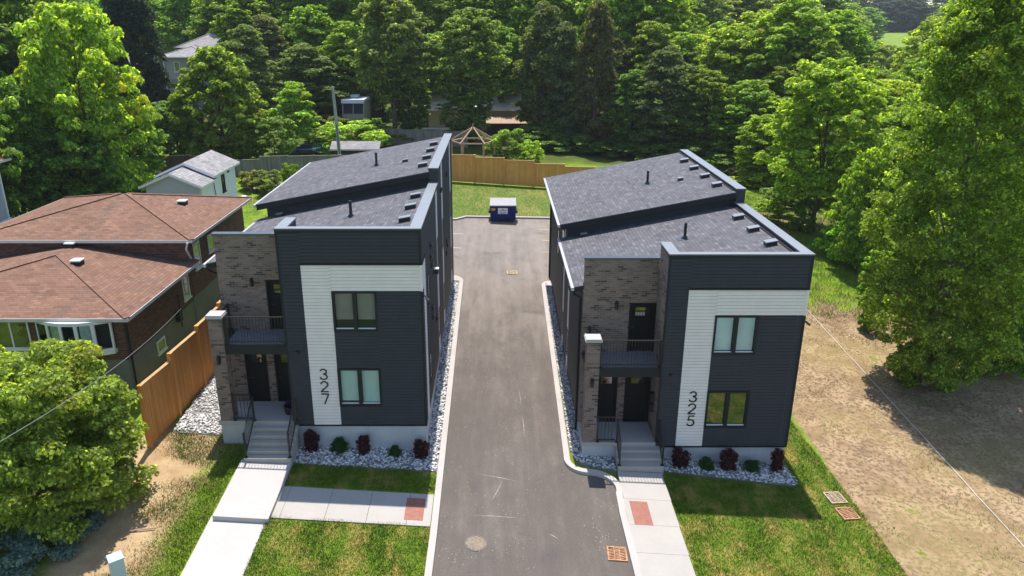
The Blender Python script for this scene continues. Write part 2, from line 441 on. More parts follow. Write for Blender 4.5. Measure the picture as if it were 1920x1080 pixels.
def railing(name, parent, a, b, z_bot=.09, z_top=1.05, step=.112, posts=(True, True), foot=True):
    """straight or sloping railing from point a to point b (floor points)"""
    a, b = Vector(a), Vector(b); d = b - a; L = d.length; mb = MB()
    up = Vector((0, 0, 1)); s = Vector((d.x, d.y, 0)).normalized(); side = Vector((-s.y, s.x, 0))
    def bar(p, q, w, h):
        vs = [p + side * w - up * h, p - side * w - up * h, p - side * w + up * h, p + side * w + up * h]
        mb.prism([tuple(v) for v in vs], tuple(q - p))
    bar(a + up * z_top, b + up * z_top, .026, .02); bar(a + up * z_bot, b + up * z_bot, .018, .016)
    n = max(2, int(L / step))
    for i in range(1, n):
        p = a + d * (i / n)
        mb.box(p.x - .008, p.x + .008, p.y - .008, p.y + .008, p.z + z_bot, p.z + z_top)
    for on, p in zip(posts, (a, b)):
        if on:
            mb.box(p.x - .026, p.x + .026, p.y - .026, p.y + .026, p.z, p.z + z_top + .04)
            if foot: mb.box(p.x - .06, p.x + .06, p.y - .06, p.y + .06, p.z, p.z + .02)
    return mb.build(name, 'black_iron', parent)

def lantern(parent, x, y, z):
    mb = MB(); mb.box(x - .055, x + .055, y - .02, y, z - .16, z + .16)
    mb.tube([(x, y - .02, z + .11), (x, y - .09, z + .13)], .016, 6)
    mb.lathe([(.02, .13), (.075, .10), (.06, .085), (.052, -.13), (.065, -.14), (.02, -.16)], 10, (x, y - .10, z))
    return mb.build('wall_lantern', 'black_iron', parent)

def make_house(label):
    h = empty('townhouse', (0, 0, 0), 0, label, 'house', 'pair of matching dark townhouses')
    # solid boxes added inside: keep daylight out, seen only through panes
    MB().box(-4.86, -.35, .32, 8.1, -.5, 6.35).box(-7.6, -4.9, 1.75, 8.1, -.5, 5.7).box(-7.5, -.35, 8.3, 18.2, -.5, 6.3).box(-.36, -.14, .32, 18.2, -.5, 7.2).build('light_block_core', 'dark_room', h)
    # ---- dark siding
    F, D = (0, -1, 0), MB()
    WF = W = MB(); strips = []
    S = lambda mb, x0, x1, z0, z1: mb.lap((x0, 0, 0), (x1 - x0, 0, 0), z0, z1, F)
    S(D, -4.92, -4.17, 0, 7.42); S(D, -4.17, 0, 6.31, 7.42); S(D, -1.60, 0, 0, 5.28); S(D, -3.17, -1.60, 0, .80); S(D, -3.17, -1.60, 2.32, 3.78)
    S(W, -4.17, -3.17, 0, 6.25); S(W, -3.17, 0, 5.29, 6.25)
    Ex = (1, 0, 0)
    def E(mb, y0, y1, z0, z1): mb.lap((0, y0, 0), (0, y1 - y0, 0), z0, z1, Ex)
    E(D, 0, .5, 0, 5.28); WS = MB(); strips.append(WS); E(WS, .5, 1.2, 0, 5.28); E(WS, 0, 1.2, 5.29, 6.25); E(D, 0, 1.2, 6.31, 7.42)
    for y0, y1, zt in ((1.2, 6.4, 7.42), (7.1, 8.2, 7.42), (8.2, 9.8, 8.05), (10.5, 16.1, 8.05), (16.8, 18.3, 8.05)): E(D, y0, y1, 0, zt)
    for y0, y1, zt in ((6.4, 7.1, 7.42), (9.8, 10.5, 8.05), (16.1, 16.8, 8.05)):
        WS = MB(); strips.append(WS); E(WS, y0, y1, 0, zt)
        for y in (y0, y1): WS.box(0, .034, y - .02, y + .02, 0, zt)
    Wx = (-1, 0, 0)
    def Lw(mb, y0, y1, z0, z1): mb.lap((-7.66, y1, 0), (0, y0 - y1, 0), z0, z1, Wx)
    for y0, y1, zt in ((1.9, 6.4, 5.7), (7.05, 8.2, 5.7), (8.2, 8.95, 6.42), (9.5, 18.3, 6.42)): Lw(D, y0, y1, 0, zt)
    for y0, y1, zt in ((6.4, 7.05, 5.7), (8.95, 9.5, 6.42)):
        WS = MB(); strips.append(WS); Lw(WS, y0, y1, 0, zt)
    for i in range(12):                                   # upper wall of the rear block, over the front roof
        x0 = -7.66 + i * 7.66 / 12; x1 = x0 + 7.66 / 12
        zz = 5.72 + int((rf(x0) - .15 - 5.72) / .105) * .105 if rf(x0) - .15 > 5.72 else 5.72
        D.lap((x0, 8.2, 0), (x1 - x0, 0, 0), zz, rr(x0) - .05, F)
    D.add([(-7.66, 18.3, 0), (0, 18.3, 0), (0, 18.3, 8.0), (-7.66, 18.3, 6.5)], [(3, 2, 1, 0)])
    wall = D.build('siding_wall', 'siding_dark', h); 
    WF.box(-.05, .034, -.036, .05, 5.29, 6.25)
    for q in [WF] + strips: q.build('accent_panel', 'siding_white', h)
    # ---- corner posts, drip edges, dark bands
    T = MB()
    T.box(-.05, .036, -.038, .05, 0, 5.28).box(-.05, .036, -.038, .05, 6.31, 7.42).box(-4.95, -4.88, -.038, .03, .18, 7.42)
    T.box(-4.17, .03, -.055, 0, 6.25, 6.31).box(0, .055, .0, 1.2, 6.25, 6.31)
    T.box(-4.95, .03, -.045, .02, 7.42, 7.5).box(0, .045, .02, 8.2, 7.42, 7.5)
    T.box(-4.92, .02, -.03, .02, -.05, 0).box(0, .02, .02, 18.3, -.05, 0).box(-7.68, -7.66, 1.9, 18.3, -.05, 0)
    T.box(-.02, .035, 18.22, 18.32, 0, 8.0).box(-7.70, -7.64, 18.22, 18.32, 0, 6.4).box(-.02, .03, 8.16, 8.24, 0, 7.4)
    T.build('corner_trim', 'trim_dark', h)
    # ---- brick
    Bk = MB()
    Bk.box(-7.65, -4.93, 1.5, 1.74, 5.2, 6.9).box(-7.65, -5.93, 1.5, 1.74, 3.2, 5.2).box(-7.65, -4.93, 1.5, 1.74, 2.35, 3.2)
    Bk.box(-7.65, -7.05, 1.5, 1.74, .18, 2.35).box(-6.2, -5.92, 1.5, 1.74, .18, 2.35)
    Bk.box(-7.67, -7.651, 1.5, 1.9, -.3, 5.65)
    Bk.box(-4.925, -4.90, .03, 1.5, .18, 7.42)
    br = Bk.build('brick_wall', 'brick_grey', h)
    P = MB().box(-7.65, -7.17, 0, .48, .18, 4.25).build('brick_pier', 'brick_grey', h)
    MB().box(-7.71, -7.11, -.06, .54, 4.25, 4.31).box(-7.69, -7.13, -.04, .52, 4.31, 4.37).build('pier_cap', 'stone_cap', P)
    # ---- foundation
    MB().box(-4.90, -.03, .03, 1.5, -2.2, -.05).box(-7.63, -.03, 1.5, 18.28, -2.2, -.05).box(-7.66, -4.905, .01, 1.5, -2.2, .02).build('foundation', 'foundation', h)
    MB().box(-7.70, -4.93, -.06, 1.5, .021, .18).build('porch_slab', 'concrete', h)
    # ---- windows and doors
    return h

def finish_house(h):
    for wx in [(-3.17, -1.60, .80, 2.32), (-3.17, -1.60, 3.78, 5.29)]: pass
    door(h, -5.93, -4.95, 3.2, 5.2); door(h, -7.05, -6.2, .18, 2.35); door(h, -5.92, -4.95, .18, 2.35)
    def side_win(x, y0, y1, z0, z1, out):
        o = .03 * out; mb = MB(); t = .06; xa, xb = x - .02 * out, x + .045 * out
        mb.box(xa, xb, y0, y1, z0, z0 + t).box(xa, xb, y0, y1, z1 - t, z1).box(xa, xb, y0, y0 + t, z0 + t, z1 - t).box(xa, xb, y1 - t, y1, z0 + t, z1 - t)
        w = mb.build('window', 'trim_dark', h)
        MB().box(x + .018 * out, x + .03 * out, y0 + t, y1 - t, z0 + t, z1 - t).build('pane', 'glass_dark', w)
    for y0, y1 in ((1.9, 2.45), (6.46, 7.04), (9.86, 10.44), (16.16, 16.74)):
        for z0, z1 in ((.75, 2.05), (3.9, 5.3)): side_win(.0, y0, y1, z0, z1, 1)
    for y0, y1, z0, z1 in ((9.4, 10.9, 4.55, 5.75), (6.46, 6.99, .75, 2.0), (6.46, 6.99, 3.9, 5.1), (8.98, 9.47, .7, 1.9), (12.5, 13.4, 3.6, 5.0)): side_win(-7.66, y0, y1, z0, z1, -1)
    # ---- roofs: dark deck, shingle layer
    deck, sh = MB(), MB()
    def slab(mb, f, x0, x1, y0, y1, a, b): mb.prism([(x0, y0, f(x0) + a), (x1, y0, f(x1) + a), (x1, y0, f(x1) + b), (x0, y0, f(x0) + b)], (0, y1 - y0, 0))
    slab(deck, rf, -8.0, -4.6, 1.76, 8.2, -.2, -.02); slab(deck, rf, -4.6, -.331, .21, 8.2, -.2, -.02)
    slab(sh, rf, -8.03, -4.6, 1.76, 8.2, -.019, .012); slab(sh, rf, -4.6, -.331, .21, 8.2, -.019, .012)
    slab(deck, rf, -8.0, -7.68, 1.5, 1.759, -.2, -.02); slab(sh, rf, -8.03, -7.68, 1.48, 1.759, -.019, .012)
    slab(deck, rr, -8.03, -.331, 7.86, 18.6, -.26, -.02); slab(sh, rr, -8.06, -.331, 7.84, 18.63, -.019, .012)
    sh.build('roof', 'shingle_dark', h); deck.build('soffit', 'trim_dark', h)
    # ---- parapets and caps
    pp = MB()
    pp.box(-.33, -.002, .2, 8.2, 6.9, 7.5).box(-4.9, -.002, .021, .2, 6.3, 7.5).box(-4.9, -4.6, .2, 1.5, 6.2, 7.5)
    pp.box(-.33, -.002, 8.2, 18.6, 7.4, 8.12).box(-.33, .05, 7.84, 8.2, 7.56, 8.12)
    pp.build('parapet', 'siding_dark', h)
    cp = MB()
    cp.box(-4.96, .045, -.05, .23, 7.541, 7.56).box(-.36, .045, .231, 8.2, 7.541, 7.557).box(-4.96, -4.57, .231, 1.52, 7.541, 7.557)
    cp.box(-.37, .075, 7.81, 18.63, 8.161, 8.18)
    cp.build('parapet_cap', 'cap', h)  # pale top layer carries the sky reflection in its colour
    fl = MB()
    fl.box(-7.70, -4.905, 1.45, 1.76, 6.9, 6.96)
    fl.box(-4.96, .045, -.05, .23, 7.5, 7.54).box(-.36, .045, .231, 8.2, 7.5, 7.54).box(-4.96, -4.57, .231, 1.52, 7.5, 7.54).box(-.37, .075, 7.81, 18.63, 8.12, 8.16)
    fl.build('cap_edge', 'cap_dark', h)
    slab2 = MB()
    slab(slab2, rf, -.42, -.332, .24, 8.19, .013, .05); slab(slab2, rr, -.42, -.332, 8.21, 18.6, .013, .05)
    slab2.build('base_flashing', 'trim_dark', h)
    # ---- gutters, downpipes
    for y0, y1, f, x in ((1.46, 8.18, rf, -8.03), (7.84, 18.63, rr, -8.06)):
        z = f(x); MB().prism([(x - .115, y0, z - .01), (x - .10, y0, z - .13), (x - .001, y0, z - .13), (x - .001, y0, z - .01)], (0, y1 - y0, 0)).build('gutter', 'gutter', h)
    MB().tube([(-8.08, 1.62, 5.66), (-8.0, 1.66, 5.5), (-7.74, 1.78, 5.3), (-7.74, 1.78, -.25), (-7.85, 1.70, -.33)], .045, 8).build('downpipe', 'trim_dark', h)
    MB().tube([(-8.1, 18.0, 6.4), (-7.74, 18.1, 6.1), (-7.74, 18.1, -.1)], .045, 8).build('downpipe', 'trim_dark', h)
    # ---- roof vents and stacks
    def boxvent(x, y, f, w=.40, d=.32, hh=.16):
        z = f(x) + .012; mb = MB()
        mb.prism([(x - w / 2, y - d / 2, f(x - w / 2) + .03), (x + w / 2, y - d / 2, f(x + w / 2) + .03), (x + w / 2, y - d / 2, f(x + w / 2) + hh), (x - w / 2, y - d / 2, f(x - w / 2) + hh)], (0, d, 0))
        v = mb.build('roof_vent', 'black_iron', h)
        MB().prism([(x - w / 2 - .02, y - d / 2 - .01, f(x - w / 2) + hh + .002), (x + w / 2 + .02, y - d / 2 - .01, f(x + w / 2) + hh + .002), (x + w / 2 + .02, y - d / 2 - .01, f(x + w / 2) + hh + .03), (x - w / 2 - .02, y - d / 2 - .01, f(x - w / 2) + hh + .03)], (0, d + .02, 0)).build('vent_lid', 'cap', v)
        MB().prism([(x - w / 2 - .07, y - d / 2 - .05, f(x - w / 2 - .07) + .013), (x + w / 2 + .03, y - d / 2 - .05, f(x + w / 2 + .03) + .013), (x + w / 2 + .03, y - d / 2 - .05, f(x + w / 2 + .03) + .028), (x - w / 2 - .07, y - d / 2 - .05, f(x - w / 2 - .07) + .028)], (0, d + .08, 0)).build('vent_flashing', 'cap_dark', v)
    for y in (6.0, 4.05, 2.05): boxvent(-.76, y, rf)
    for y in (15.9, 13.75, 11.6, 9.5): boxvent(-.76, y, rr)
    boxvent(-7.0, 7.75, rf, .26, .22, .14); boxvent(-1.85, 11.95, rr, .24, .22, .12)
    for x, y, f in ((-3.25, 4.75, rf), (-3.35, 12.5, rr)):
        v = MB().lathe([(.16, -.02), (.09, .1), (.062, .12), (.062, .66), (.05, .66)], 12, (x, y, f(x))).build('vent_stack', 'black_iron', h)
        MB().prism([(x - .3, y - .22, f(x - .3) + .013), (x + .14, y - .22, f(x + .14) + .013), (x + .14, y - .22, f(x + .14) + .026), (x - .3, y - .22, f(x - .3) + .026)], (0, .4, 0)).build('stack_flashing', 'cap_dark', v)
    # ---- balcony
    bal = MB()
    for i in range(10): bal.box(-7.17, -4.93, .10 + i * .14, .10 + i * .14 + .132, 3.16, 3.2)
    b = bal.build('balcony', 'board_deck', h)
    MB().box(-7.17, -4.93, .10, 1.5, 3.0, 3.158).box(-7.17, -4.93, .055, .098, 2.84, 3.21).build('fascia', 'trim_dark', b)
    railing('railing', b, (-7.12, .15, 3.2), (-4.98, .15, 3.2)); railing('railing', b, (-7.40, .55, 3.2), (-7.40, 1.44, 3.2), posts=(False, True))
    MB().box(-7.65, -7.17, .48, 1.5, 3.0, 3.19).build('side_deck', 'trim_dark', b)
    # ---- fixtures
    lantern(h, -6.42, 1.5, 5.12); lantern(h, -7.41, 0, 2.66)
    MB().lathe([(.07, 0), (.075, .03), (.06, .07), (.02, .09)], 12, (-4.55, -.10, 2.95)).box(-4.60, -4.50, -.10, 0, 2.97, 3.03).build('dome_camera', 'black_iron', h)
    fx = MB().box(.0, .05, 4.56, 4.72, 4.42, 4.62).box(.05, .22, 4.55, 4.73, 4.40, 4.60).build('side_light', 'black_iron', h)
    MB().box(.04, .24, 4.53, 4.75, 4.601, 4.64).build('light_hood', 'white_vinyl', fx)
    for y, z in ((3.33, 5.98), (3.2, 5.55), (3.63, 5.1), (3.3, 3.4), (3.4, 3.0), (12.5, 3.55), (12.9, 3.25), (12.2, 3.0), (9.3, 6.9), (13.2, 6.85), (5.2, 2.2)):
        MB().box(.0, .09, y - .12, y + .12, z - .11, z + .11).prism([(.09, y - .12, z + .11), (.13, y - .12, z - .02), (.09, y - .12, z - .02)], (0, .24, 0)).build('wall_vent', 'black_iron', h)
    cm = MB().box(.0, .06, .12, .24, 5.0, 5.14).tube([(.06, .18, 5.06), (.17, .14, 4.98)], .02, 6).tube([(.13, .12, 5.0), (.24, -.02, 4.92)], .045, 8).build('security_camera', 'black_iron', h)
    return h

def steps(h, n, rise, run):
    mb = MB(); x0, x1 = -6.45, -4.75
    for i in range(1, n):
        z = .18 - rise * i; y1 = -.061 - run * (i - 1); y0 = -.061 - run * i
        mb.box(x0, x1, y0, y1, z - .05, z); mb.box(x0 + .015, x1 - .015, y0 + .03, y1, -1.7, z - .051)
    mb.build('front_steps', 'concrete', h)
    ybot = -.061 - run * (n - 1) + .1; zb = .18 - rise * (n - 1)
    for x in (x0 + .06, x1 - .07): railing('stair_railing', h, (x, -.02, .18), (x, ybot, zb), z_bot=.12, z_top=.95, step=.14)
    railing('porch_railing', h, (-7.11, -.0, .18), (x0 + .0, -.0, .18), posts=(True, False))

# digits drawn as flat ribbons with thickness
def ribbon(mb, pts, w, y0, y1):
    n = len(pts); left, right = [], []
    for i in range(n):
        a = pts[max(i - 1, 0)]; b = pts[min(i + 1, n - 1)]
        dx, dz = b[0] - a[0], b[1] - a[1]; l = math.hypot(dx, dz) or 1
        nx, nz = -dz / l * w / 2, dx / l * w / 2
        left.append((pts[i][0] + nx, pts[i][1] + nz)); right.append((pts[i][0] - nx, pts[i][1] - nz))
    for i in range(n - 1):
        q = [left[i], left[i + 1], right[i + 1], right[i]]
        mb.prism([(p[0], y0, p[1]) for p in q], (0, y1 - y0, 0))
def ell(cx, cz, rx, rz, a0, a1, n=16): return [(cx + rx * math.cos(R(a0 + (a1 - a0) * i / n)), cz + rz * math.sin(R(a0 + (a1 - a0) * i / n))) for i in range(n + 1)]
DIG = {
    '3': [ell(.5, .745, .36, .235, 165, -90) + ell(.5, .265, .43, .245, 90, -165)],
    '2': [ell(.5, .70, .42, .28, 172, -25) + [(.06, .022)], [(.02, .022), (.97, .022)]],
    '7': [[(.04, .97), (.93, .97)], [(.95, .995), (.36, 0)]],
    '5': [[(.90, .97), (.26, .97), (.17, .52)], ell(.47, .315, .44, .295, 128, -155)],
}
def digits(h, s):
    for k, ch in enumerate(s):
        mb = MB(); z0 = 1.88 - .50 * k; x0 = -3.83; w, hh = .30, .42
        for st in DIG[ch]: ribbon(mb, [(x0 + p[0] * w, z0 + p[1] * hh) for p in st], .052, -.045, -.02)
        mb.build('house_digit', 'digit', h)

HL = make_house('dark two-storey townhouse numbered 327 with taupe brick entry, beside the red-roofed bungalow')
finish_house(HL)
HR = copy_tree(HL)
HL.location = (-2.61, 24.8, .85); HR.location = (10.90, 24.8, -.06)
HR['label'] = 'dark two-storey townhouse numbered 325 with taupe brick entry, beside the bare dirt lot'
MAT['blind_dim'] = simple('dim_roller_blind', (.34, .27, .28), .8, .2, var=.06); MAT['blind_green'] = simple('grey_green_blind', (.26, .31, .26), .8, .2, var=.05); MAT['pane_glare'] = simple('pale_pane_reflection', (.80, .85, .90), .8, .2, var=.12, scale=1.2)  # the palest one stands for the bright reflection in a pane
window(HL, -3.17, -1.60, .80, 2.32, blind=(.94, .98)); window(HL, -3.17, -1.60, 3.78, 5.29, blind=(.76, .76), bm='blind_dim')
window(HR, -3.17, -1.60, .80, 2.32, glass='glass_mirror'); window(HR, -3.17, -1.60, 3.78, 5.29, blind=(.97, .97), bm='pane_glare')  # upper panel put in for the pane's bright reflection
digits(HL, '327'); digits(HR, '325')
steps(HL, 6, .155, .265); steps(HR, 4, .15, .31)
mb = MB().box(-5.06, -4.93, .62, .86, 1.1, 1.42).box(-5.06, -4.93, .62, .86, 1.5, 1.85)
mb.build('mailbox', 'black_iron', HR)
# planter by the left door
pl = empty('flower_planter', (-2.61 - 5.2, 24.8 + .55, 1.03), 0, 'small dark planter of purple flowers on the porch of house 327', 'planter')
MB().lathe([(.14, 0), (.19, .02), (.23, .34), (.20, .34), (.19, .3)], 14).build('pot', 'trim_dark', pl)

# ------------------------------------------------------------------ ground, paving
def make_terrain():
    xs = sorted(set([-1500, -900, -600, -400, -300, -220, -160, -120, -95, -80, -70] + list(np.arange(-60, 60.1, 2.0)) + [70, 80, 95, 120, 160, 220, 300, 400, 600, 900, 1500]))
    ys = sorted(set([-300, -150, -80, -40, -20] + list(np.arange(-10, 90.1, 2.0)) + [95, 102, 110, 120, 135, 150, 170, 190, 215, 240, 270, 300, 350, 420, 500, 700, 1000, 2000]))
    vs = [(x, y, G(x, y)) for y in ys for x in xs]; n = len(xs)
    fs = [(j * n + i, j * n + i + 1, (j + 1) * n + i + 1, (j + 1) * n + i) for j in range(len(ys) - 1) for i in range(n - 1)]
    return tag(MB().add(vs, fs).build('ground', 'terrain', smooth=True), kind='structure')
make_terrain()

DRIVE = [(-2.0, 11.5), (4.3, 11.5), (4.2, 19.3), (4.17, 21.5), (4.26, 22.9), (4.1, 23.5), (3.5, 23.72), (3.0, 23.82), (2.62, 24.4), (2.54, 26.5), (2.6, 39.3), (2.62, 41.3)] \
    + arc(3.4, 41.3, .78, 180, 95) + [(9.5, 42.15), (9.5, 53.9), (4.6, 53.9), (3.9, 54.45), (-2.2, 53.45), (-2.9, 52.7), (-8.5, 52.2), (-8.5, 42.0), (-2.7, 42.0)] \
    + arc(-2.7, 41.2, .78, 85, 0) + [(-1.92, 36), (-1.9, 28), (-1.9, 20)]
sheet('driveway', DRIVE, .02, 'asphalt')
sheet('street', [(-60, -6), (60, -6), (60, 9), (-60, 9)], .02, 'asphalt')
sheet('pavement', [(-60, 10.2), (60, 10.2), (60, 11.4), (-60, 11.4)], .05, 'concrete')

def curb(name, pts, w=.22, h=.14, side=1, seg=3.0):
    pts = KP(pts, h)
    mb = MB(); L, Rr = [], []
    for i, p in enumerate(pts):
        a = pts[max(i - 1, 0)]; b = pts[min(i + 1, len(pts) - 1)]
        dx, dy = b[0] - a[0], b[1] - a[1]; l = math.hypot(dx, dy); nx, ny = -dy / l * w * side, dx / l * w * side
        L.append(p); Rr.append((p[0] + nx, p[1] + ny))
    for i in range(len(pts) - 1):
        q = [L[i], L[i + 1], Rr[i + 1], Rr[i]]
        if side < 0: q.reverse()
        top = [(x, y, G(x, y) + h) for x, y in q]; bot = [(x, y, z - h - .2) for x, y, z in top]
        mb.add(top + bot, [(3, 2, 1, 0), (0, 1, 5, 4), (1, 2, 6, 5), (2, 3, 7, 6), (3, 0, 4, 7)])
    return tag(mb.build(name, 'curb'), kind='structure')
def dense(pts, step):
    out = []
    for a, b in zip(pts, pts[1:]):
        n = max(1, int(math.hypot(b[0] - a[0], b[1] - a[1]) / step))
        out += [(a[0] + (b[0] - a[0]) * i / n, a[1] + (b[1] - a[1]) * i / n) for i in range(n)]
    return out + [pts[-1]]
curb('curb', dense([(-2.0, 11.5), (-1.9, 20), (-1.9, 28), (-1.92, 36), (-1.92, 41.2)], 3) + arc(-2.7, 41.2, .78, 10, 100), side=1)
curb('curb', dense([(4.3, 11.5), (4.2, 19.3), (4.17, 21.5)], 2) + arc(3.45, 22.85, .80, -20, 88, 8) + arc(3.3, 24.45, .78, 265, 185, 8) + dense([(2.54, 26.5), (2.6, 39.3), (2.62, 41.3)], 3) + arc(3.4, 41.3, .78, 170, 85), side=-1)
curb('curb', [(9.4, 53.9), (4.6, 53.9), (3.9, 54.45), (-2.2, 53.45), (-2.9, 52.7), (-8.4, 52.2)], side=-1)
sheet('island_cap', [(-2.6, 41.15), (-2.13, 41.15), (-2.16, 41.4), (-2.35, 41.72), (-2.6, 41.8)], .142, 'curb')
sheet('island_cap', [(2.83, 41.25), (3.28, 41.25), (3.28, 41.85), (3.0, 41.75)], .142, 'curb')

# walkways cast in slabs
def slabs(name, cells, h, mat, parent=None):
    for c in cells: sheet(name, c, h, mat)
rect = lambda x0, x1, y0, y1: [(x0, y0), (x1, y0), (x1, y1), (x0, y1)]
sheet('walkway', rect(-9.07, -7.30, 20.24, 23.24), .22, 'concrete_new', .4)
sheet('walkway', rect(-9.09, -7.34, 11.4, 20.225), .05, 'concrete_new', .2)
for x0, x1 in ((-7.28, -6.98), (-6.97, -5.56), (-5.548, -4.22), (-4.208, -2.93), (-2.918, -2.14)):
    sheet('sidewalk', rect(x0, x1, 20.32, 21.92), .075, 'concrete', .2)
for y0, y1 in ((22.31, 23.86), (20.98, 22.30), (19.66, 20.97), (18.33, 19.65), (17.0, 18.32), (11.4, 16.99)):
    sheet('sidewalk', [(4.43 if y1 > 23 else 4.40, y0), (6.10, y0), (6.08, y1), (4.44 if y1 > 23 else 4.40, y1)], .125, 'concrete', .25)
def tactile(pts, h, lab):
    o = sheet('tactile_plate', pts, h, 'red_tactile', .01, kind=None)
    return tag(o, lab, 'tactile plate', 'red tactile plates set in the sidewalks')
tactile(rect(-3.02, -2.40, 20.58, 21.68), .082, 'red tactile plate in the left sidewalk, half in the shadow of house 327')
tactile(rect(4.60, 5.22, 20.98, 22.18), .132, 'red tactile plate in the sunlit sidewalk leading to house 325')

# lawns
LAWN_F = rect(-7.33, -2.13, 11.5, 20.3); LAWN_S = rect(-7.24, -2.13, 21.93, 23.14)
LAWN_R = [(6.11, 11.5), (12.92, 11.5), (12.87, 19.3), (12.80, 21.8), (12.62, 24.2), (12.45, 26.5), (12.35, 28.4), (12.1, 30.0), (11.4, 31.0), (10.95, 31.0), (10.95, 23.45), (6.11, 23.9)]
sheet('lawn', LAWN_F, .04, 'lawn'); sheet('lawn', LAWN_S, .04, 'lawn'); sheet('lawn', LAWN_R, .04, 'lawn')
sheet('lawn', [(-8.4, 52.45), (-2.95, 52.95), (-2.2, 53.7), (3.9, 54.7), (4.6, 54.15), (10, 54.1), (15, 55), (15, 62.3), (-9, 62.7)], .03, 'lawn_back')

def inside(px, py, poly):
    c = np.zeros(px.shape, bool); j = len(poly) - 1
    for i in range(len(poly)):
        xi, yi = poly[i]; xj, yj = poly[j]
        if yi != yj: c ^= ((yi > py) != (yj > py)) & (px < (xj - xi) * (py - yi) / (yj - yi) + xi)
        j = i
    return c
def np_mesh(name, V, nper, mat, attrs=None, parent=None, smooth=False):
    """mesh of n faces with nper vertices each from V (n, nper, 3)"""
    n = V.shape[0]; me = bpy.data.meshes.new(name)
    me.vertices.add(n * nper); me.vertices.foreach_set('co', V.reshape(-1).astype(np.float32))
    me.loops.add(n * nper); me.loops.foreach_set('vertex_index', np.arange(n * nper, dtype=np.int32))
    me.polygons.add(n); me.polygons.foreach_set('loop_start', np.arange(0, n * nper, nper, dtype=np.int32))
    me.update(calc_edges=True); me.materials.append(MAT[mat] if isinstance(mat, str) else mat)
    for k, a in (attrs or {}).items():
        at = me.attributes.new(k, 'FLOAT', 'FACE'); at.data.foreach_set('value', a.astype(np.float32))
    o = bpy.data.objects.new(name, me); COL.objects.link(o); o.parent = parent
    return o
def Gv(x, y): return GZ0 + GA * x + GB * y
def blades(name, poly, dens, h=(.045, .085), base=.04, mat='lawn', keep=None, label=None):
    poly = KP(poly)
    xs = [p[0] for p in poly]; ys = [p[1] for p in poly]
    n = int((max(xs) - min(xs)) * (max(ys) - min(ys)) * dens)
    x = RNG.uniform(min(xs), max(xs), n); y = RNG.uniform(min(ys), max(ys), n)
    ok = inside(x, y, poly)
    if keep is not None: ok &= keep(x, y)
    x, y = x[ok], y[ok]; n = len(x); z = Gv(x, y) + base
    hh = RNG.uniform(*h, n) * (1 + .5 * np.sin(x * 3.1 + 1.3 * np.sin(y * 2.3)) * .5); a = RNG.uniform(0, 2 * np.pi, n); w = RNG.uniform(.006, .013, n); ln = RNG.normal(0, .55, (n, 2)) * hh[:, None]
    V = np.empty((n, 3, 3)); V[:, 0] = np.stack([x - np.cos(a) * w, y - np.sin(a) * w, z - .01], 1); V[:, 1] = np.stack([x + np.cos(a) * w, y + np.sin(a) * w, z - .01], 1)
    V[:, 2] = np.stack([x + ln[:, 0], y + ln[:, 1], z + hh], 1)
    return tag(np_mesh(name, V, 3, mat), kind='stuff')
VIS = lambda p: [(x, max(y, 15.5)) for x, y in p]
blades('grass', VIS(LAWN_F), 1500); blades('grass', LAWN_S, 1500); blades('grass', VIS(LAWN_R), 1300)
LEFTL = [(-13.2, 15), (-9.12, 15), (-9.10, 23.2), (-9.0, 24.6), (-10.3, 24.7), (-12.1, 24.9), (-12.6, 23.5)]
def lkeep(x, y):
    edge = -11.1 + .45 * np.sin(y * 1.7) + .3 * np.sin(y * 4.1 + 1) - .9 * np.clip((y - 23.3), 0, 1.2)
    return RNG.random(x.shape) < np.clip((x - edge + .55) / 1.0, 0.03, 1) ** 1.4
blades('grass', LEFTL, 1500, (.05, .10), 0.0, keep=lkeep)
RIGHTL = [(12.9, 16), (16.5, 16), (21, 24), (27, 40), (13, 40), (12.3, 29)]
def rkeep(x, y):
    f = np.sin(x * 1.3 + 2 * np.sin(y * .9)) * np.sin(y * 1.1 + 1.5 * np.sin(x * .7))
    return RNG.random(x.shape) < np.clip(f * .5 - .1, .008, .30) + np.clip((y - 34) / 5, 0, .5) * (f > -.2)
blades('grass', RIGHTL, 260, (.05, .13), 0.0, keep=rkeep)
ROUGH = [(12.6, 40), (27, 38), (34, 50), (34, 66), (14, 66), (11.5, 56), (11.5, 44)]
blades('grass', ROUGH, 150, (.10, .30), 0.0)
REAR = [(-8.4, 52.7), (10, 54.5), (15, 62), (-9, 62.4)]
blades('grass', REAR, 90, (.06, .12), 0.03, mat='lawn_back')
BEHIND = [(-30, 50), (-9.5, 50), (-9.2, 62), (-14, 62), (-21, 60), (-30, 57)]
blades('grass', BEHIND, 60, (.08, .22), 0.0)

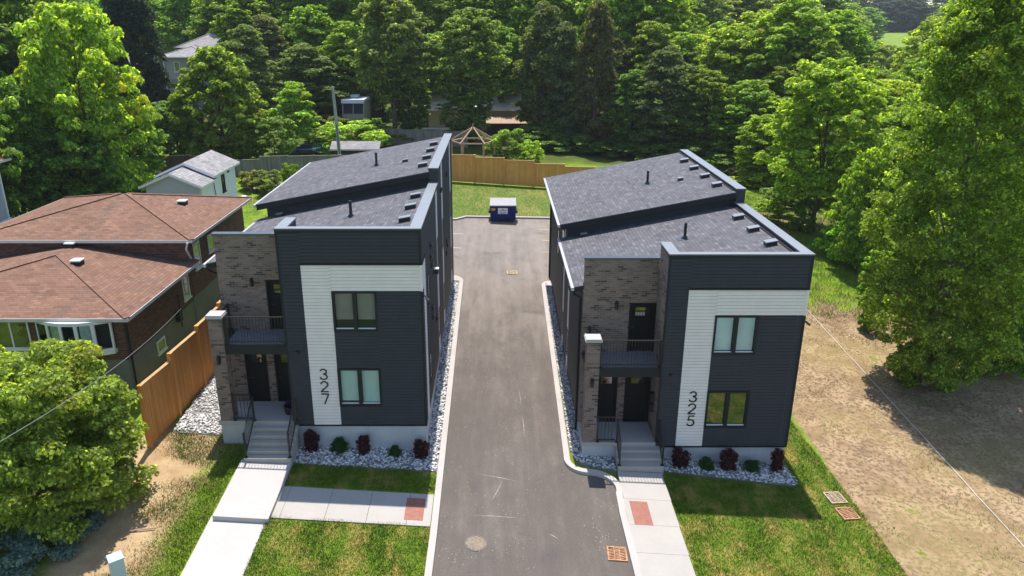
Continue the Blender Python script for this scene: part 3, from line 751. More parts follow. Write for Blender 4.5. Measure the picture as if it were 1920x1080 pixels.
# stone beds
def ico():
    import bmesh
    b = bmesh.new(); bmesh.ops.create_icosphere(b, subdivisions=1, radius=1); b.verts.ensure_lookup_table()
    v = np.array([q.co[:] for q in b.verts]); f = np.array([[w.index for w in q.verts] for q in b.faces]); b.free(); return v, f
ICO_V, ICO_F = ico()
def stone_bed(name, poly, dens=240, size=(.026, .052), h=.05):
    bed = sheet(name, poly, h - .02, 'stone_bed', .2); poly = KP(poly)
    xs = [p[0] for p in poly]; ys = [p[1] for p in poly]
    n = int((max(xs) - min(xs)) * (max(ys) - min(ys)) * dens)
    x = RNG.uniform(min(xs), max(xs), n); y = RNG.uniform(min(ys), max(ys), n); ok = inside(x, y, poly); x, y = x[ok], y[ok]; n = len(x)
    s = RNG.uniform(*size, n); sc = np.stack([s * RNG.uniform(.8, 1.5, n), s * RNG.uniform(.8, 1.3, n), s * RNG.uniform(.5, .85, n)], 1)
    a = RNG.uniform(0, np.pi, n); ca, sa = np.cos(a)[:, None], np.sin(a)[:, None]
    V = ICO_V[None] * sc[:, None] * RNG.uniform(.86, 1.1, (n, len(ICO_V), 1))
    V = np.stack([V[..., 0] * ca - V[..., 1] * sa, V[..., 0] * sa + V[..., 1] * ca, V[..., 2]], 2)
    V += np.stack([x, y, Gv(x, y) + h + RNG.uniform(-.01, .03, n)], 1)[:, None]
    T = V[:, ICO_F].reshape(-1, 3, 3); o = np_mesh('river_stones', T, 3, 'stones', {'rnd': np.repeat(RNG.random(n), len(ICO_F))})
    return tag(o, kind='stuff')
stone_bed('stone_bed', rect(-2.60, -2.12, 24.8, 41.15)); stone_bed('stone_bed', [(-7.22, 23.15), (-2.12, 23.15), (-2.12, 24.8), (-7.22, 24.8)])
stone_bed('stone_bed', rect(-12.05, -10.32, 24.65, 44.0), 190)
stone_bed('stone_bed', rect(2.80, 3.28, 25.0, 41.2)); stone_bed('stone_bed', [(2.82, 25.0), (2.86, 24.55), (3.12, 24.12), (3.5, 24.0), (4.2, 23.85), (4.38, 23.7), (4.40, 24.72), (3.28, 24.72), (3.28, 25.0)])
stone_bed('stone_bed', [(6.2, 23.95), (11.0, 23.5), (11.12, 23.7), (10.92, 24.8), (6.2, 24.8)])

def clods():
    poly = KP([(13.0, 16), (16.5, 16), (22, 24), (24, 31), (22, 40), (13.2, 38), (12.6, 29)]); xs = [p[0] for p in poly]; ys = [p[1] for p in poly]; n = 5200
    x = RNG.uniform(min(xs), max(xs), n); y = RNG.uniform(min(ys), max(ys), n); d = np.sin(x * 1.1 + np.sin(y * .8) * 2) * np.sin(y * .9 + x * .4)
    ok = inside(x, y, poly) & (RNG.random(n) < .35 + .6 * d); x, y = x[ok], y[ok]; n = len(x)
    s = RNG.uniform(.015, .06, n) ** 1.0 * RNG.choice([.6, 1, 1.3], n, p=[.5, .4, .1]); V = ICO_V[None] * np.stack([s, s * RNG.uniform(.7, 1.4, n), s * .6], 1)[:, None] * RNG.uniform(.75, 1.2, (n, len(ICO_V), 1))
    V += np.stack([x, y, Gv(x, y)], 1)[:, None]
    MAT['clods'] = simple('dry_soil_clods', (.29, .195, .115), .95, .1, var=.4, scale=1.2)
    tag(np_mesh('soil_clods', V[:, ICO_F].reshape(-1, 3, 3), 3, 'clods'), kind='stuff')
clods()
MAT['scuff'] = simple('pale_scuffed_asphalt', (.30, .265, .24), .9, .2, var=.4, scale=6)
for a, b, wd in (((-.70, 23.2), (.78, 22.9), .035), ((.22, 22.95), (-.2, 21.7), .03), ((-1.05, 20.98), (.9, 20.96), .03), ((1.65, 20.3), (2.0, 20.05), .03), ((1.05, 27.3), (1.08, 25.6), .025), ((.95, 29.4), (1.03, 27.9), .02)):
    dx, dy = b[0] - a[0], b[1] - a[1]; l = math.hypot(dx, dy); nx, ny = -dy / l * wd, dx / l * wd; mx, my = (a[0] + b[0]) / 2 + nx * .8, (a[1] + b[1]) / 2 + ny * .8
    sheet('scuff_mark', [a, (mx - nx * .5, my - ny * .5), b, (mx + nx * .5, my + ny * .5)], .0245, 'scuff', .003)

SLOPE = (math.atan(GB), math.atan(-GA), 0)
def on_ground(name, x, y, h, label, cat, group=None, rz=0.):
    x, y = K(x, y); e = empty(name, (x, y, G(x, y) + h), 0, label, cat, group); e.rotation_euler = (SLOPE[0], SLOPE[1], rz); return e
def grate(x, y, h, label, mat, rz=0., s=.31):
    e = on_ground('catch_basin', x, y, h, label, 'drain cover', 'square iron drain grates', rz)
    f = MB(); f.box(-s, s, -s, -s + .05, -.03, .03).box(-s, s, s - .05, s, -.03, .03).box(-s, -s + .05, -s + .05, s - .05, -.03, .03).box(s - .05, s, -s + .05, s - .05, -.03, .03)
    f.build('frame', mat, e)
    b = MB(); i = s - .05
    for sx in (-1, 1):
        for k in range(7):
            y0 = -i + .02 + k * (2 * i - .05) / 6.6; x0, x1 = (sx * .09, sx * i)
            dy = .10 if sx > 0 else -.10
            b.prism([(x0, y0, .0), (x1, y0 + dy * .6, .0), (x1, y0 + dy * .6 + .036, .0), (x0, y0 + .036, .0)] if sx > 0 else [(x1, y0 + dy * .6, 0), (x0, y0, 0), (x0, y0 + .036, 0), (x1, y0 + dy * .6 + .036, 0)], (0, 0, .024))
    for k in range(9):
        y0 = -i + k * 2 * i / 8.4; b.box(-.07, .07, y0, y0 + .034, 0.0, .024)
    b.box(-.095, -.07, -i, i, 0, .023).box(.07, .095, -i, i, 0, .023)
    b.build('bars', mat, e); MB().box(-i, i, -i, i, -.03, -.012).build('pit_shade', 'pit_shade', e)
    return e
grate(3.78, 19.5, .03, 'rusty square drain grate in the asphalt beside the right curb', 'rust_iron', -.05)
grate(12.12, 22.92, .06, 'pale grey square drain grate, the farther one of two at the lawn edge', 'grey_iron', .15)
grate(12.20, 22.08, .06, 'orange rusty square drain grate, the nearer one of two at the lawn edge', 'rust_iron', .15)
grate(.93, 42.85, .028, 'small drain grate in the middle of the driveway between the two houses', 'grey_iron')
MAT['dark_iron'] = simple('dark_cast_iron', (.16, .135, .11), .8, .3, var=.3, scale=9)
mh = on_ground('manhole_cover', -.65, 19.63, .025, 'round studded iron manhole cover in the driveway near the left curb', 'manhole')
MB().lathe([(.36, -.03), (.36, .01), (.33, .012), (.33, .006), (.31, .006)], 40).build('rim', 'dark_iron', mh)
st = MB()
for i in range(-7, 8):
    for j in range(-7, 8):
        if math.hypot(i, j) < 7.2: st.box(i * .042 - .011, i * .042 + .011, j * .042 - .011, j * .042 + .011, .0105, .017)
st.build('studs', 'grey_iron', mh)
MB().lathe([(.31, -.02), (.31, .010)], 40).build('lid', 'dark_iron', mh)
sk = tag(MB().tube([(x, y, G(x, y) + .06) for x, y in KP([(-11.25, 19.30), (-10.9, 19.40), (-10.55, 19.48)])], [.022, .026, .02], 6).build('wooden_stick', 'timber'), 'pale wooden stick lying on the grass left of the front walkway', 'stick')
rp = [K(17.66 + .015 * math.sin(i * 1.7), 18.0 + i * .8) for i in range(31)]
MAT['white_line'] = simple('white_line', (.75, .73, .72), .5, .4)
tag(MB().tube([(x, y, G(x, y) + .05 + .01 * math.sin(i * 2.3)) for i, (x, y) in enumerate(rp)], .009, 6).build('guide_line', 'white_line'), 'thin white line stretched over the bare dirt lot right of house 325', 'line')

# yellow stall lines at the rear lot
MAT['yellow_paint'] = simple('worn_yellow_paint', (.45, .34, .14), .8, .2, var=.3, scale=12)
for y in (46.9, 49.2, 51.5): sheet('stall_line', rect(3.05, 9.3, y, y + .11), .026, 'yellow_paint', .002)
for y in (46.6, 49.4): sheet('stall_line', rect(-8.3, -2.25, y, y + .11), .026, 'concrete', .002)

# ------------------------------------------------------------------ utility pedestal, dumpster
MAT['pale_teal'] = simple('pale_teal_paint', (.36, .47, .48), .5, .4, var=.05)
ux, uy = K(-10.42, 16.95)
up = empty('utility_pedestal', (ux, uy, G(ux, uy) - .05), R(38), 'pale teal metal utility pedestal standing at the lawn edge by the foreground bush', 'utility box')
MB().box(-.18, .18, -.17, .17, 0, 1.22).box(.18, .187, -.12, .12, .2, 1.1).build('cabinet', 'pale_teal', up)
MB().prism([(-.20, -.19, 1.221), (.20, -.19, 1.221), (.20, .19, 1.221), (-.20, .19, 1.221)], (0, 0, .035)).prism([(-.20, -.19, 1.257), (.20, -.19, 1.257), (.19, .18, 1.285), (-.19, .18, 1.285)], (0, 0, .02)).build('lid', 'pale_teal', up)
MAT['bin_blue'] = simple('deep_blue_steel', (.004, .020, .135), .6, .2, var=.12)
MAT['bin_lid'] = simple('pale_plastic_lid', (.30, .29, .31), .55, .4, var=.06)
MAT['orange'] = simple('orange_sticker', (.75, .33, .02), .6, .3, var=.05); MAT['white_sign'] = simple('white_sign', (.80, .82, .86), .6, .3, var=.03)
dx0, dy0 = K(.46, 52.55)
du = empty('dumpster', (dx0, dy0, G(dx0, dy0) + .03), R(-.8), 'blue steel dumpster with pale ribbed lid at the far end of the driveway', 'dumpster')
b = MB(); b.prism([(-.92, 0, .2), (-.92, 1.25, .2), (-.92, 1.25, 1.42), (-.92, -.08, 1.16)], (1.84, 0, 0))
for x in (-.55, 0, .55): b.box(x - .03, x + .03, -.10, -.06, .22, 1.1) if False else None
b.box(-.96, .96, -.13, -.075, 1.10, 1.17)
b.build('body', 'bin_blue', du)
l = MB(); l.prism([(-.95, -.10, 1.19), (-.95, 1.28, 1.45), (-.95, 1.28, 1.50), (-.95, -.10, 1.24)], (1.9, 0, 0))
for i in range(15):
    x = -.92 + i * .128; l.prism([(x, -.09, 1.241), (x, 1.26, 1.501), (x, 1.26, 1.535), (x, -.09, 1.275)], (.055, 0, 0))
l.build('lid', 'bin_lid', du)
for s in (-1, 1):
    MB().box(s * .921, s * 1.06, .15, 1.0, .62, .80).build('lift_pocket', 'black_iron', du)
    for y in (.1, 1.1): MB().tube([(s * .75 - .04, y, .09), (s * .75 + .04, y, .09)], .085, 12).box(s * .75 - .06, s * .75 + .06, y - .04, y + .04, .12, .21).build('caster', 'black_iron', du)
def front(z): return -.08 * (z - .2) / .96
sg = MB().prism([(-.36, front(.62) - .012, .62), (.34, front(.62) - .012, .62), (.34, front(1.06) - .012, 1.06), (-.36, front(1.06) - .012, 1.06)], (0, .008, 0)).build('notice', 'white_sign', du)
mk = MB(); mk.prism([(-.0, front(.9) - .02, .92), (.06, front(.9) - .02, .98), (0, front(.9) - .02, 1.04), (-.06, front(.9) - .02, .98)], (0, .006, 0))
for k, z in enumerate((.88, .82, .70, .66)): mk.box(-.26 + .04 * (k % 2), .26 - .05 * (k % 2), front(z) - .022, front(z) - .014, z, z + .02)
mk.build('notice_marks', 'black_iron', sg)
MB().prism([(-.84, front(.92) - .012, .88), (-.55, front(.92) - .012, .88), (-.55, front(1.05) - .012, 1.05), (-.84, front(1.05) - .012, 1.05)], (0, .008, 0)).build('sticker', 'orange', du)

# ------------------------------------------------------------------ fences
def board_fence(name, label, panels, mat, cat='fence', gap=.06, post=.07, cap=True, cap_mat=None, kick=False):
    """panels: (x0,y0,x1,y1,ztop) each a level panel over the slope"""
    panels = [(*K(p[0], p[1]), *K(p[2], p[3]), KZ((p[0] + p[2]) / 2, p[4])) for p in panels]
    x0, y0 = panels[0][0], panels[0][1]; e = empty(name, (x0, y0, G(x0, y0)), 0, label, cat); oz = G(x0, y0)
    for i, (xa, ya, xb, yb, zt) in enumerate(panels):
        L = math.hypot(xb - xa, yb - ya); dx, dy = (xb - xa) / L, (yb - ya) / L; nx, ny = -dy, dx
        P = lambda t, d, z: (xa + dx * t + nx * d - x0, ya + dy * t + ny * d - y0, z - oz)
        mb = MB(); nb = int(L / .14)
        zb0, zb1 = G(xa, ya) + gap, G(xb, yb) + gap
        if kick: zb0 += .22; zb1 += .22
        for k in range(nb):
            t0, t1 = L * k / nb, L * (k + 1) / nb - .004; zb = zb0 + (zb1 - zb0) * (k + .5) / nb; d = .012 if k % 2 else 0
            mb.prism([P(t0, -.012 - d, zb), P(t1, -.012 - d, zb), P(t1, .012 - d, zb), P(t0, .012 - d, zb)], (0, 0, zt - .05 - zb))
        mb.prism([P(0, -.045, zt - .19), P(L, -.045, zt - .19), P(L, -.026, zt - .19), P(0, -.026, zt - .19)], (0, 0, .12))
        if kick: mb.prism([P(0, -.03, zb0 - .25), P(L, -.03, zb1 - .25), P(L, .01, zb1 - .25), P(0, .01, zb0 - .25)], (0, 0, .245))
        pn = mb.build('fence_panel', mat, e)
        if cap: MB().prism([P(-.02, -.075, zt - .045), P(L + .02, -.075, zt - .045), P(L + .02, .065, zt - .045), P(-.02, .065, zt - .045)], (0, 0, .045)).build('top_rail', cap_mat or mat, pn)
        ends = [0.] + ([L] if i == len(panels) - 1 else [])
        for t in ends:
            zq = max(zt, panels[i - 1][4] if i and t == 0 else zt) + .03; zg = G(xa + dx * t, ya + dy * t) - .3
            MB().prism([P(t - post, -post - .055, zg), P(t + post, -post - .055, zg), P(t + post, post - .02, zg), P(t - post, post - .02, zg)], (0, 0, zq - zg)).build('fence_post', mat, e)
    return e
MAT['fence_cap'] = simple('tan_cedar_rail', (.48, .28, .13), .8, .2, var=.15)  # rails in a tanner cedar tone than the boards
board_fence('board_fence', 'orange cedar privacy fence running beside the left wall of house 327', [(-12.47, 23.62, -12.25, 25.7, 3.05), (-12.25, 25.7, -12.08, 28.0, 3.33), (-12.08, 28.0, -11.98, 30.3, 3.50), (-11.98, 30.3, -11.95, 32.7, 3.62), (-11.95, 32.7, -11.95, 35.1, 3.76), (-11.95, 35.1, -11.95, 37.5, 3.9)], 'fence_wood', cap_mat='fence_cap', kick=True)
bx = [-8.9, -6.4, -4.2, -1.83, .6, 3.1, 5.66, 8.2, 10.7, 13.2]; bz = [5.0, 4.83, 4.62, 4.40, 4.17, 3.87, 3.62, 3.4, 3.2]
board_fence('board_fence', 'stepped orange cedar fence across the back lawn behind the dumpster', [(bx[i], 62.85 - .02 * i, bx[i + 1], 62.85 - .02 * (i + 1), bz[i]) for i in range(9)], 'fence_lifted', cap_mat='fence_cap')
gx = [(-21.1, 60.1), (-19.05, 60.8), (-17.0, 61.4), (-15.0, 62.0), (-13.0, 62.55), (-11.0, 62.85), (-9.0, 62.9)]; gz = [4.62, 4.80, 4.72, 4.66, 4.60, 4.55]
board_fence('board_fence', 'weathered grey vertical board fence behind the white garage', [(*gx[i], *gx[i + 1], gz[i]) for i in range(6)], 'fence_grey')
dx_ = [(-36, 54.4), (-33.6, 55.2), (-31.2, 56.0), (-28.8, 56.9), (-26.4, 57.8), (-24.0, 58.8), (-21.2, 60.0)]
board_fence('board_fence', 'aged brown board fence, coloured dark for the shade of the big maple beside the garage', [(*dx_[i], *dx_[i + 1], 5.75 - .12 * i) for i in range(6)], 'fence_dark')
fx_ = [(-14 + 2.2 * i, 75.4 + .32 * i) for i in range(6)]
board_fence('board_fence', 'short grey-brown board fence in the shade below the tall evergreens', [(*fx_[i], *fx_[i + 1], 5.15 - .12 * i) for i in range(5)], 'fence_grey')

# ------------------------------------------------------------------ neighbouring buildings (world coordinates)
def roof_planes(parent, planes, mat, name='roof', t=.05):
    mb = MB()
    for p in planes:
        a, b, c = (Vector(q) for q in p[:3]); n = (b - a).cross(c - a).normalized()
        if n.z < 0: p = list(reversed(p)); n = -n
        mb.prism([tuple(Vector(q) - n * t) for q in p], tuple(n * t))
    return mb.build(name, mat, parent)
def hip(parent, x0, x1, y0, y1, ze, ridge, mat):
    """ridge: (ax,ay,bx,by,z)"""
    ax, ay, bx, by, z = ridge; A, B = (ax, ay, z), (bx, by, z)
    c = [(x0, y0, ze), (x1, y0, ze), (x1, y1, ze), (x0, y1, ze)]
    if abs(ax - bx) < 1e-6 and abs(ay - by) < 1e-6: pl = [[c[0], c[1], A], [c[1], c[2], A], [c[2], c[3], A], [c[3], c[0], A]]
    elif abs(bx - ax) > abs(by - ay): pl = [[c[0], c[1], B, A], [c[1], c[2], B], [c[2], c[3], A, B], [c[3], c[0], A]]
    else: pl = [[c[0], c[1], A], [c[1], c[2], B, A], [c[2], c[3], B], [c[3], c[0], A, B]]
    r = roof_planes(parent, pl, mat)
    caps = MB()
    for p in c:
        q = A if math.dist(p[:2], A[:2]) < math.dist(p[:2], B[:2]) else B
        d = Vector(q) - Vector(p); s = Vector((-d.y, d.x, 0)).normalized() * .12
        u = Vector((0, 0, .022)); caps.prism([tuple(Vector(p) + s - u * .2), tuple(Vector(p) - s - u * .2), tuple(Vector(q) - s - u * .2), tuple(Vector(q) + s - u * .2)], (0, 0, .045))
    caps.build('hip_cap', mat, r)
    return r
def fascia(parent, x0, x1, y0, y1, ze, mat='white_vinyl', h=.14, w=.03):
    MB().box(x0 - w, x1 + w, y0 - w, y0, ze - h, ze - .0).box(x0 - w, x1 + w, y1, y1 + w, ze - h, ze).box(x0 - w, x0, y0, y1, ze - h, ze).box(x1, x1 + w, y0, y1, ze - h, ze).build('fascia', mat, parent)
    MB().box(x0, x1, y0, y1, ze - h - .02, ze - h).build('soffit', 'trim_dark', parent)
def roofbox(parent, x, y, z, name='roof_vent'):
    v = MB().box(x - .2, x + .2, y - .2, y + .2, z - .08, z + .18).build(name, 'trim_dark', parent)
    MB().box(x - .23, x + .23, y - .23, y + .23, z + .181, z + .235).build('vent_lid', 'white_vinyl', v)
    return v

# brick bungalow with split level hip roofs
MAT['eave_white'] = simple('weathered_white_eave', (.60, .57, .54), .6, .3, var=.08)
MAT['curtain'] = simple('pale_curtains', (.62, .66, .70), .9, .1, var=.2, scale=9)
bg = empty('brick_bungalow', (-14.73, 27.5, G(-14.73, 27.5)), 0, 'brown brick bungalow with faded red split-level hip roofs left of house 327', 'house'); BZ = G(-14.73, 27.5); bl = bg.location
class Off:
    """builds in world coordinates, stored relative to a base"""
    def __init__(s, root): s.o = root.location.copy()
    def __call__(s, mb): 
        mb.v = [(a - s.o.x, b - s.o.y, c - s.o.z) for a, b, c in mb.v]; return mb
O = Off(bg)
def OB(off, mb, name, mat, parent, smooth=False): return off(mb).build(name, mat, parent, smooth)
_b = MB.build
w = MB().box(-25.1, -14.73, 27.5, 34.4, 2.25, 4.06).box(-24.7, -14.7, 34.4, 42.6, 2.4, 5.26)
OB(O, w, 'brick_wall', 'brick_brown', bg)
OB(O, MB().box(-25.07, -14.76, 27.53, 34.4, -.3, 2.25).box(-24.67, -14.73, 34.4, 42.57, .2, 2.4), 'foundation_wall', 'parging', bg)
class Shift:
    pass
# roofs are built on a child frame at the world origin so coordinates stay absolute
def world_part(root, fn, *a, **k):
    before = set(bpy.data.objects); fn(root, *a, **k)
    for o in set(bpy.data.objects) - before:
        if o.parent is root: o.location = -root.location
world_part(bg, hip, -25.5, -14.3, 27.1, 34.55, 4.19, (-19.9, 32.7, -19.9, 34.55, 5.08), 'shingle_red')
world_part(bg, hip, -25.1, -14.28, 34.0, 43.05, 5.39, (-19.9, 39.2, -19.5, 39.2, 6.46), 'shingle_red')
world_part(bg, fascia, -25.5, -14.3, 27.1, 34.35, 4.185, 'eave_white'); world_part(bg, fascia, -25.1, -14.28, 34.0, 43.05, 5.385, 'eave_white')
world_part(bg, roofbox, -18.6, 31.9, 4.86); world_part(bg, roofbox, -16.7, 39.3, 5.86); world_part(bg, roofbox, -19.95, 34.0, 5.06, 'roof_vent')
def bay(root):
    ys = lambda t: 27.5 - .62 * math.sin(math.pi * t) ** .8
    xs = [-18.05 + 2.95 * i / 5 for i in range(6)]; P = [(x, ys(.06 + .88 * i / 5)) for i, x in enumerate(xs)]; z0, z1 = 2.78, 4.02
    fr, pn, cu = MB(), MB(), MB()
    for i in range(5):
        (xa, ya), (xb, yb) = P[i], P[i + 1]
        q = lambda t, d, z: (xa + (xb - xa) * t, ya + (yb - ya) * t + d, z)
        for t0, t1, za, zb in ((0, .1, z0, z1), (.9, 1, z0, z1), (.1, .9, z0, z0 + .09), (.1, .9, z1 - .09, z1)):
            fr.prism([q(t0, -.03, za), q(t1, -.03, za), q(t1, .05, za), q(t0, .05, za)], (0, 0, zb - za))
        pn.prism([q(.1, 0, z0 + .09), q(.9, 0, z0 + .09), q(.9, .012, z0 + .09), q(.1, .012, z0 + .09)], (0, 0, z1 - z0 - .18))
        if i in (0, 1, 3): cu.prism([q(.14, .10, z0 + .1), q(.8, .10, z0 + .1), q(.8, .12, z0 + .1), q(.14, .12, z0 + .1)], (0, 0, z1 - z0 - .2))
    sill = P + [(P[-1][0], 27.52), (P[0][0], 27.52)]
    fr.prism([(x, y - .05, z0 - .16) for x, y in sill[:6]] + [(x, y, z0 - .16) for x, y in sill[6:]], (0, 0, .158)).prism([(x, y - .03, z1 + .001) for x, y in sill[:6]] + [(x, y, z1 + .001) for x, y in sill[6:]], (0, 0, .04))
    f = fr.build('bay_window', 'white_vinyl', root); pn.build('pane', 'glass', f); cu.build('curtain', 'curtain', f)
    MB().box(P[0][0], P[-1][0], 27.484, 27.498, z0, z1).build('unlit_room_sheet', 'dark_room', f)  # dark sheet put in for the unlit room behind the bay
world_part(bg, bay)
def flatwin(root, x0, x1, z0, z1, y, n=2, mat='white_vinyl', face='y'):
    fr, pn = MB(), MB(); t = .06
    def bx(mb, a, b, c, d, o0, o1):
        if face == 'y': mb.box(a, b, y + o0, y + o1, c, d)
        else: mb.box(y - o1, y - o0, a, b, c, d)
    for a, b, c, d in ((x0, x1, z0, z0 + t), (x0, x1, z1 - t, z1)): bx(fr, a, b, c, d, -.05, -.002)
    for i in range(n + 1):
        xc = x0 + (x1 - x0 - t) * i / n; bx(fr, xc, xc + t, z0 + t, z1 - t, -.05, -.002)
    bx(fr, x0 - .06, x1 + .06, z0 - .07, z0 - .001, -.09, -.002)
    w = fr.build('window', mat, root); bx(pn, x0 + t, x1 - t, z0 + t, z1 - t, -.022, -.012); pn.build('pane', 'glass_dark', w); return w
world_part(bg, flatwin, -20.6, -18.45, 2.75, 4.0, 27.5, 3)
world_part(bg, lambda r: MB().box(-20.5, -18.6, 27.505, 27.52, 2.8, 3.95).build('curtain', 'curtain', r))
world_part(bg, flatwin, 35.0, 35.75, 3.6, 4.9, -14.70, 1, 'white_vinyl', 'x'); world_part(bg, flatwin, 33.3, 34.0, 2.62, 3.75, -14.73, 1, 'white_vinyl', 'x')
world_part(bg, flatwin, 30.0, 30.8, 1.35, 1.9, -14.76, 1, 'white_vinyl', 'x'); world_part(bg, flatwin, 36.9, 37.7, 3.9, 4.8, -14.70, 1, 'white_vinyl', 'x')
world_part(bg, lambda r: MB().tube([(-14.62, 27.55, 4.02), (-14.62, 27.55, .7)], .045, 8).build('downpipe', 'trim_dark', r))
world_part(bg, lambda r: MB().tube([(-14.45, 33.9, 5.28), (-14.55, 33.9, 4.95), (-14.55, 34.3, 4.4)], .05, 8).build('downpipe', 'eave_white', r))
world_part(bg, lambda r: MB().tube([(-14.55, 32.3, 1.7), (-14.55, 32.3, 3.3)], .03, 8).box(-14.72, -14.52, 32.15, 32.45, 2.0, 2.5).build('electric_meter', 'trim_dark', r))
wire = []
for i in range(25):
    t = i / 24; wire.append((-10.4 + (-14.5 + 10.4) * t, 12.2 + (33.0 - 12.2) * t, 7.0 + (2.65 - 7.0) * t - .45 * 4 * t * (1 - t)))
MAT['wire'] = simple('overhead_wire', (.20, .20, .21), .6, .3)
tag(MB().tube(wire, .009, 6).build('overhead_wire', 'wire'), 'thin overhead service wire running down to the side of the brick bungalow', 'cable')

# pale sided two-storey house at the left edge
MAT['sid_pale'] = simple('pale_lilac_siding', (.40, .39, .44), .6, .3, var=.05)
MAT['sid_grey'] = simple('pale_grey_siding', (.34, .35, .37), .6, .3, var=.05)
nb = empty('sided_house', (-29.4, 36, G(-29.4, 36)), 0, 'pale lilac sided two-storey house cut off at the left edge of the picture', 'house')
def nbp(r):
    MB().lap((-29.4, 28, 0), (0, 16.2, 0), 3.9, 7.35, (1, 0, 0), .16, .02).add([(-29.4, 44.2, 3.9), (-36, 44.2, 3.9), (-36, 44.2, 7.35), (-29.4, 44.2, 7.35)], [(0, 1, 2, 3)]).build('upper_wall', 'sid_pale', r)
    MB().lap((-29.3, 28, 0), (0, 16.3, 0), 1.2, 3.84, (1, 0, 0), .16, .02).add([(-29.3, 44.3, 1.2), (-36, 44.3, 1.2), (-36, 44.3, 3.85), (-29.3, 44.3, 3.85)], [(0, 1, 2, 3)]).add([(-29.3, 28, 1.2), (-36, 28, 1.2), (-36, 28, 7.3), (-29.4, 28, 7.3)], [(3, 2, 1, 0)]).build('lower_wall', 'sid_grey', r)
    MB().box(-29.42, -29.34, 44.14, 44.24, 3.9, 7.3).box(-29.3, -29.24, 28, 44.3, 3.84, 3.92).build('corner_trim', 'white_vinyl', r)
    hip(r, -38, -28.9, 27.5, 44.8, 7.42, (-33.4, 32.2, -33.4, 40.2, 9.1), 'shingle_red'); fascia(r, -38, -28.9, 27.5, 44.8, 7.41, 'eave_white')
world_part(nb, nbp)

# white garage, two gabled parts
MAT['sid_white'] = simple('white_garage_siding', (.80, .78, .82), .6, .3, var=.04)
MAT['sid_front'] = simple('grey_garage_siding', (.52, .49, .51), .6, .3, var=.04)
ga = empty('garage', (-21, 51.5, G(-21, 51.5)), 0, 'white garage with two grey gable roofs behind the bungalow', 'garage')
def gable(r, x0, x1, y0, y1, ze, zr, xr, zb, wall, oh=.3, roofmat='shingle_grey'):
    mb = MB(); mb.prism([(x0, y0, zb), (x1, y0, zb), (x1, y0, ze), (xr, y0, zr - .12), (x0, y0, ze)], (0, y1 - y0, 0)); mb.build('wall', wall, r)
    k = (zr - ze) / (x1 - xr); zl, zrr = ze - k * oh * .6, ze - k * oh * .6
    a = [(x0 - oh, y0 - oh, zl), (xr, y0 - oh, zr), (xr, y1 + oh, zr), (x0 - oh, y1 + oh, zl)]; b = [(xr, y0 - oh, zr), (x1 + oh, y0 - oh, zrr), (x1 + oh, y1 + oh, zrr), (xr, y1 + oh, zr)]
    rf_ = roof_planes(r, [a, b], roofmat)
    f = MB()
    for p, q in ((a[0], a[1]), (b[0], b[1])):
        f.prism([(p[0], p[1] - .03, p[2] - .17), (q[0], q[1] - .03, q[2] - .17), (q[0], q[1] - .03, q[2] - .035), (p[0], p[1] - .03, p[2] - .035)], (0, .028, 0))
    f.box(x1 + oh, x1 + oh + .03, y0 - oh, y1 + oh, zrr - .17, zrr - .02).box(x0 - oh - .03, x0 - oh, y0 - oh, y1 + oh, zl - .17, zl - .02)
    f.build('fascia', 'white_vinyl', rf_)
world_part(ga, gable, -22.65, -19.23, 48.0, 50.3, 5.15, 5.92, -20.92, 1.5, 'sid_front')
world_part(ga, gable, -22.6, -19.24, 50.35, 55.1, 5.42, 6.2, -20.9, 1.5, 'sid_white')
world_part(ga, lambda r: (MB().box(-19.236, -19.20, 48.3, 50.3, 2.0, 5.05).build('side_door_wall', 'sid_white', r), MB().tube([(-19.15, 50.4, 5.2), (-19.15, 50.5, 4.5), (-19.1, 50.55, 3.4)], .03, 6).build('service_cable', 'black_iron', r)))
world_part(ga, flatwin, 52.15, 52.75, 3.75, 4.95, -19.24, 1, 'trim_dark', 'x')
world_part(ga, lambda r: MB().box(-19.24, -19.15, 53.4, 53.7, 4.9, 5.05).build('wall_lamp', 'black_iron', r))
# yard bits by the garage
tag(MB().lathe([(.27, 0), (.24, .12), (.23, .5), (.21, .52)], 12, (-19.3, 58.6, G(-19.3, 58.6))).build('tree_stump', 'bark'), 'short cut tree stump on the grass beside the white garage', 'stump')
bu = empty('bucket', (-19.0, 55.7, G(-19, 55.7)), 0, 'white plastic bucket at the corner of the white garage', 'bucket'); MB().lathe([(.18, 0), (.23, .45), (.24, .46), (.20, .44)], 14).build('pail', 'white_vinyl', bu); MB().tube([(-.22, 0, .42), (-.12, .05, .6), (.12, .05, .6), (.22, 0, .42)], .012, 6).build('handle', 'black_iron', bu)
MAT['blue'] = simple('bright_blue_plastic', (.03, .09, .45), .4, .5)
tag(MB().prism([(-19.15, 54.6, G(-19, 54.6)), (-18.75, 54.6, G(-19, 54.6)), (-18.85, 54.6, G(-19, 54.6) + .42), (-19.05, 54.6, G(-19, 54.6) + .42)], (0, .3, 0)).build('plastic_tub', 'blue'), 'small blue plastic tub against the garage wall', 'tub')
mw = empty('lawn_cart', (-18.6, 58.3, G(-18.6, 58.3)), R(12), 'small dark cart with a white lid standing on the rough grass', 'cart')
MB().box(-.45, .45, -.25, .25, .14, .38).build('tray', 'trim_dark', mw); MB().box(-.42, .05, -.27, .27, .381, .46).build('lid', 'white_vinyl', mw)
for x in (-.32, .32): MB().tube([(x, -.3, .13), (x, .3, .13)], .13, 12).build('wheel', 'black_iron', mw)
MB().tube([(.4, 0, .3), (.75, 0, .62)], .025, 6).build('handle', 'trim_dark', mw)

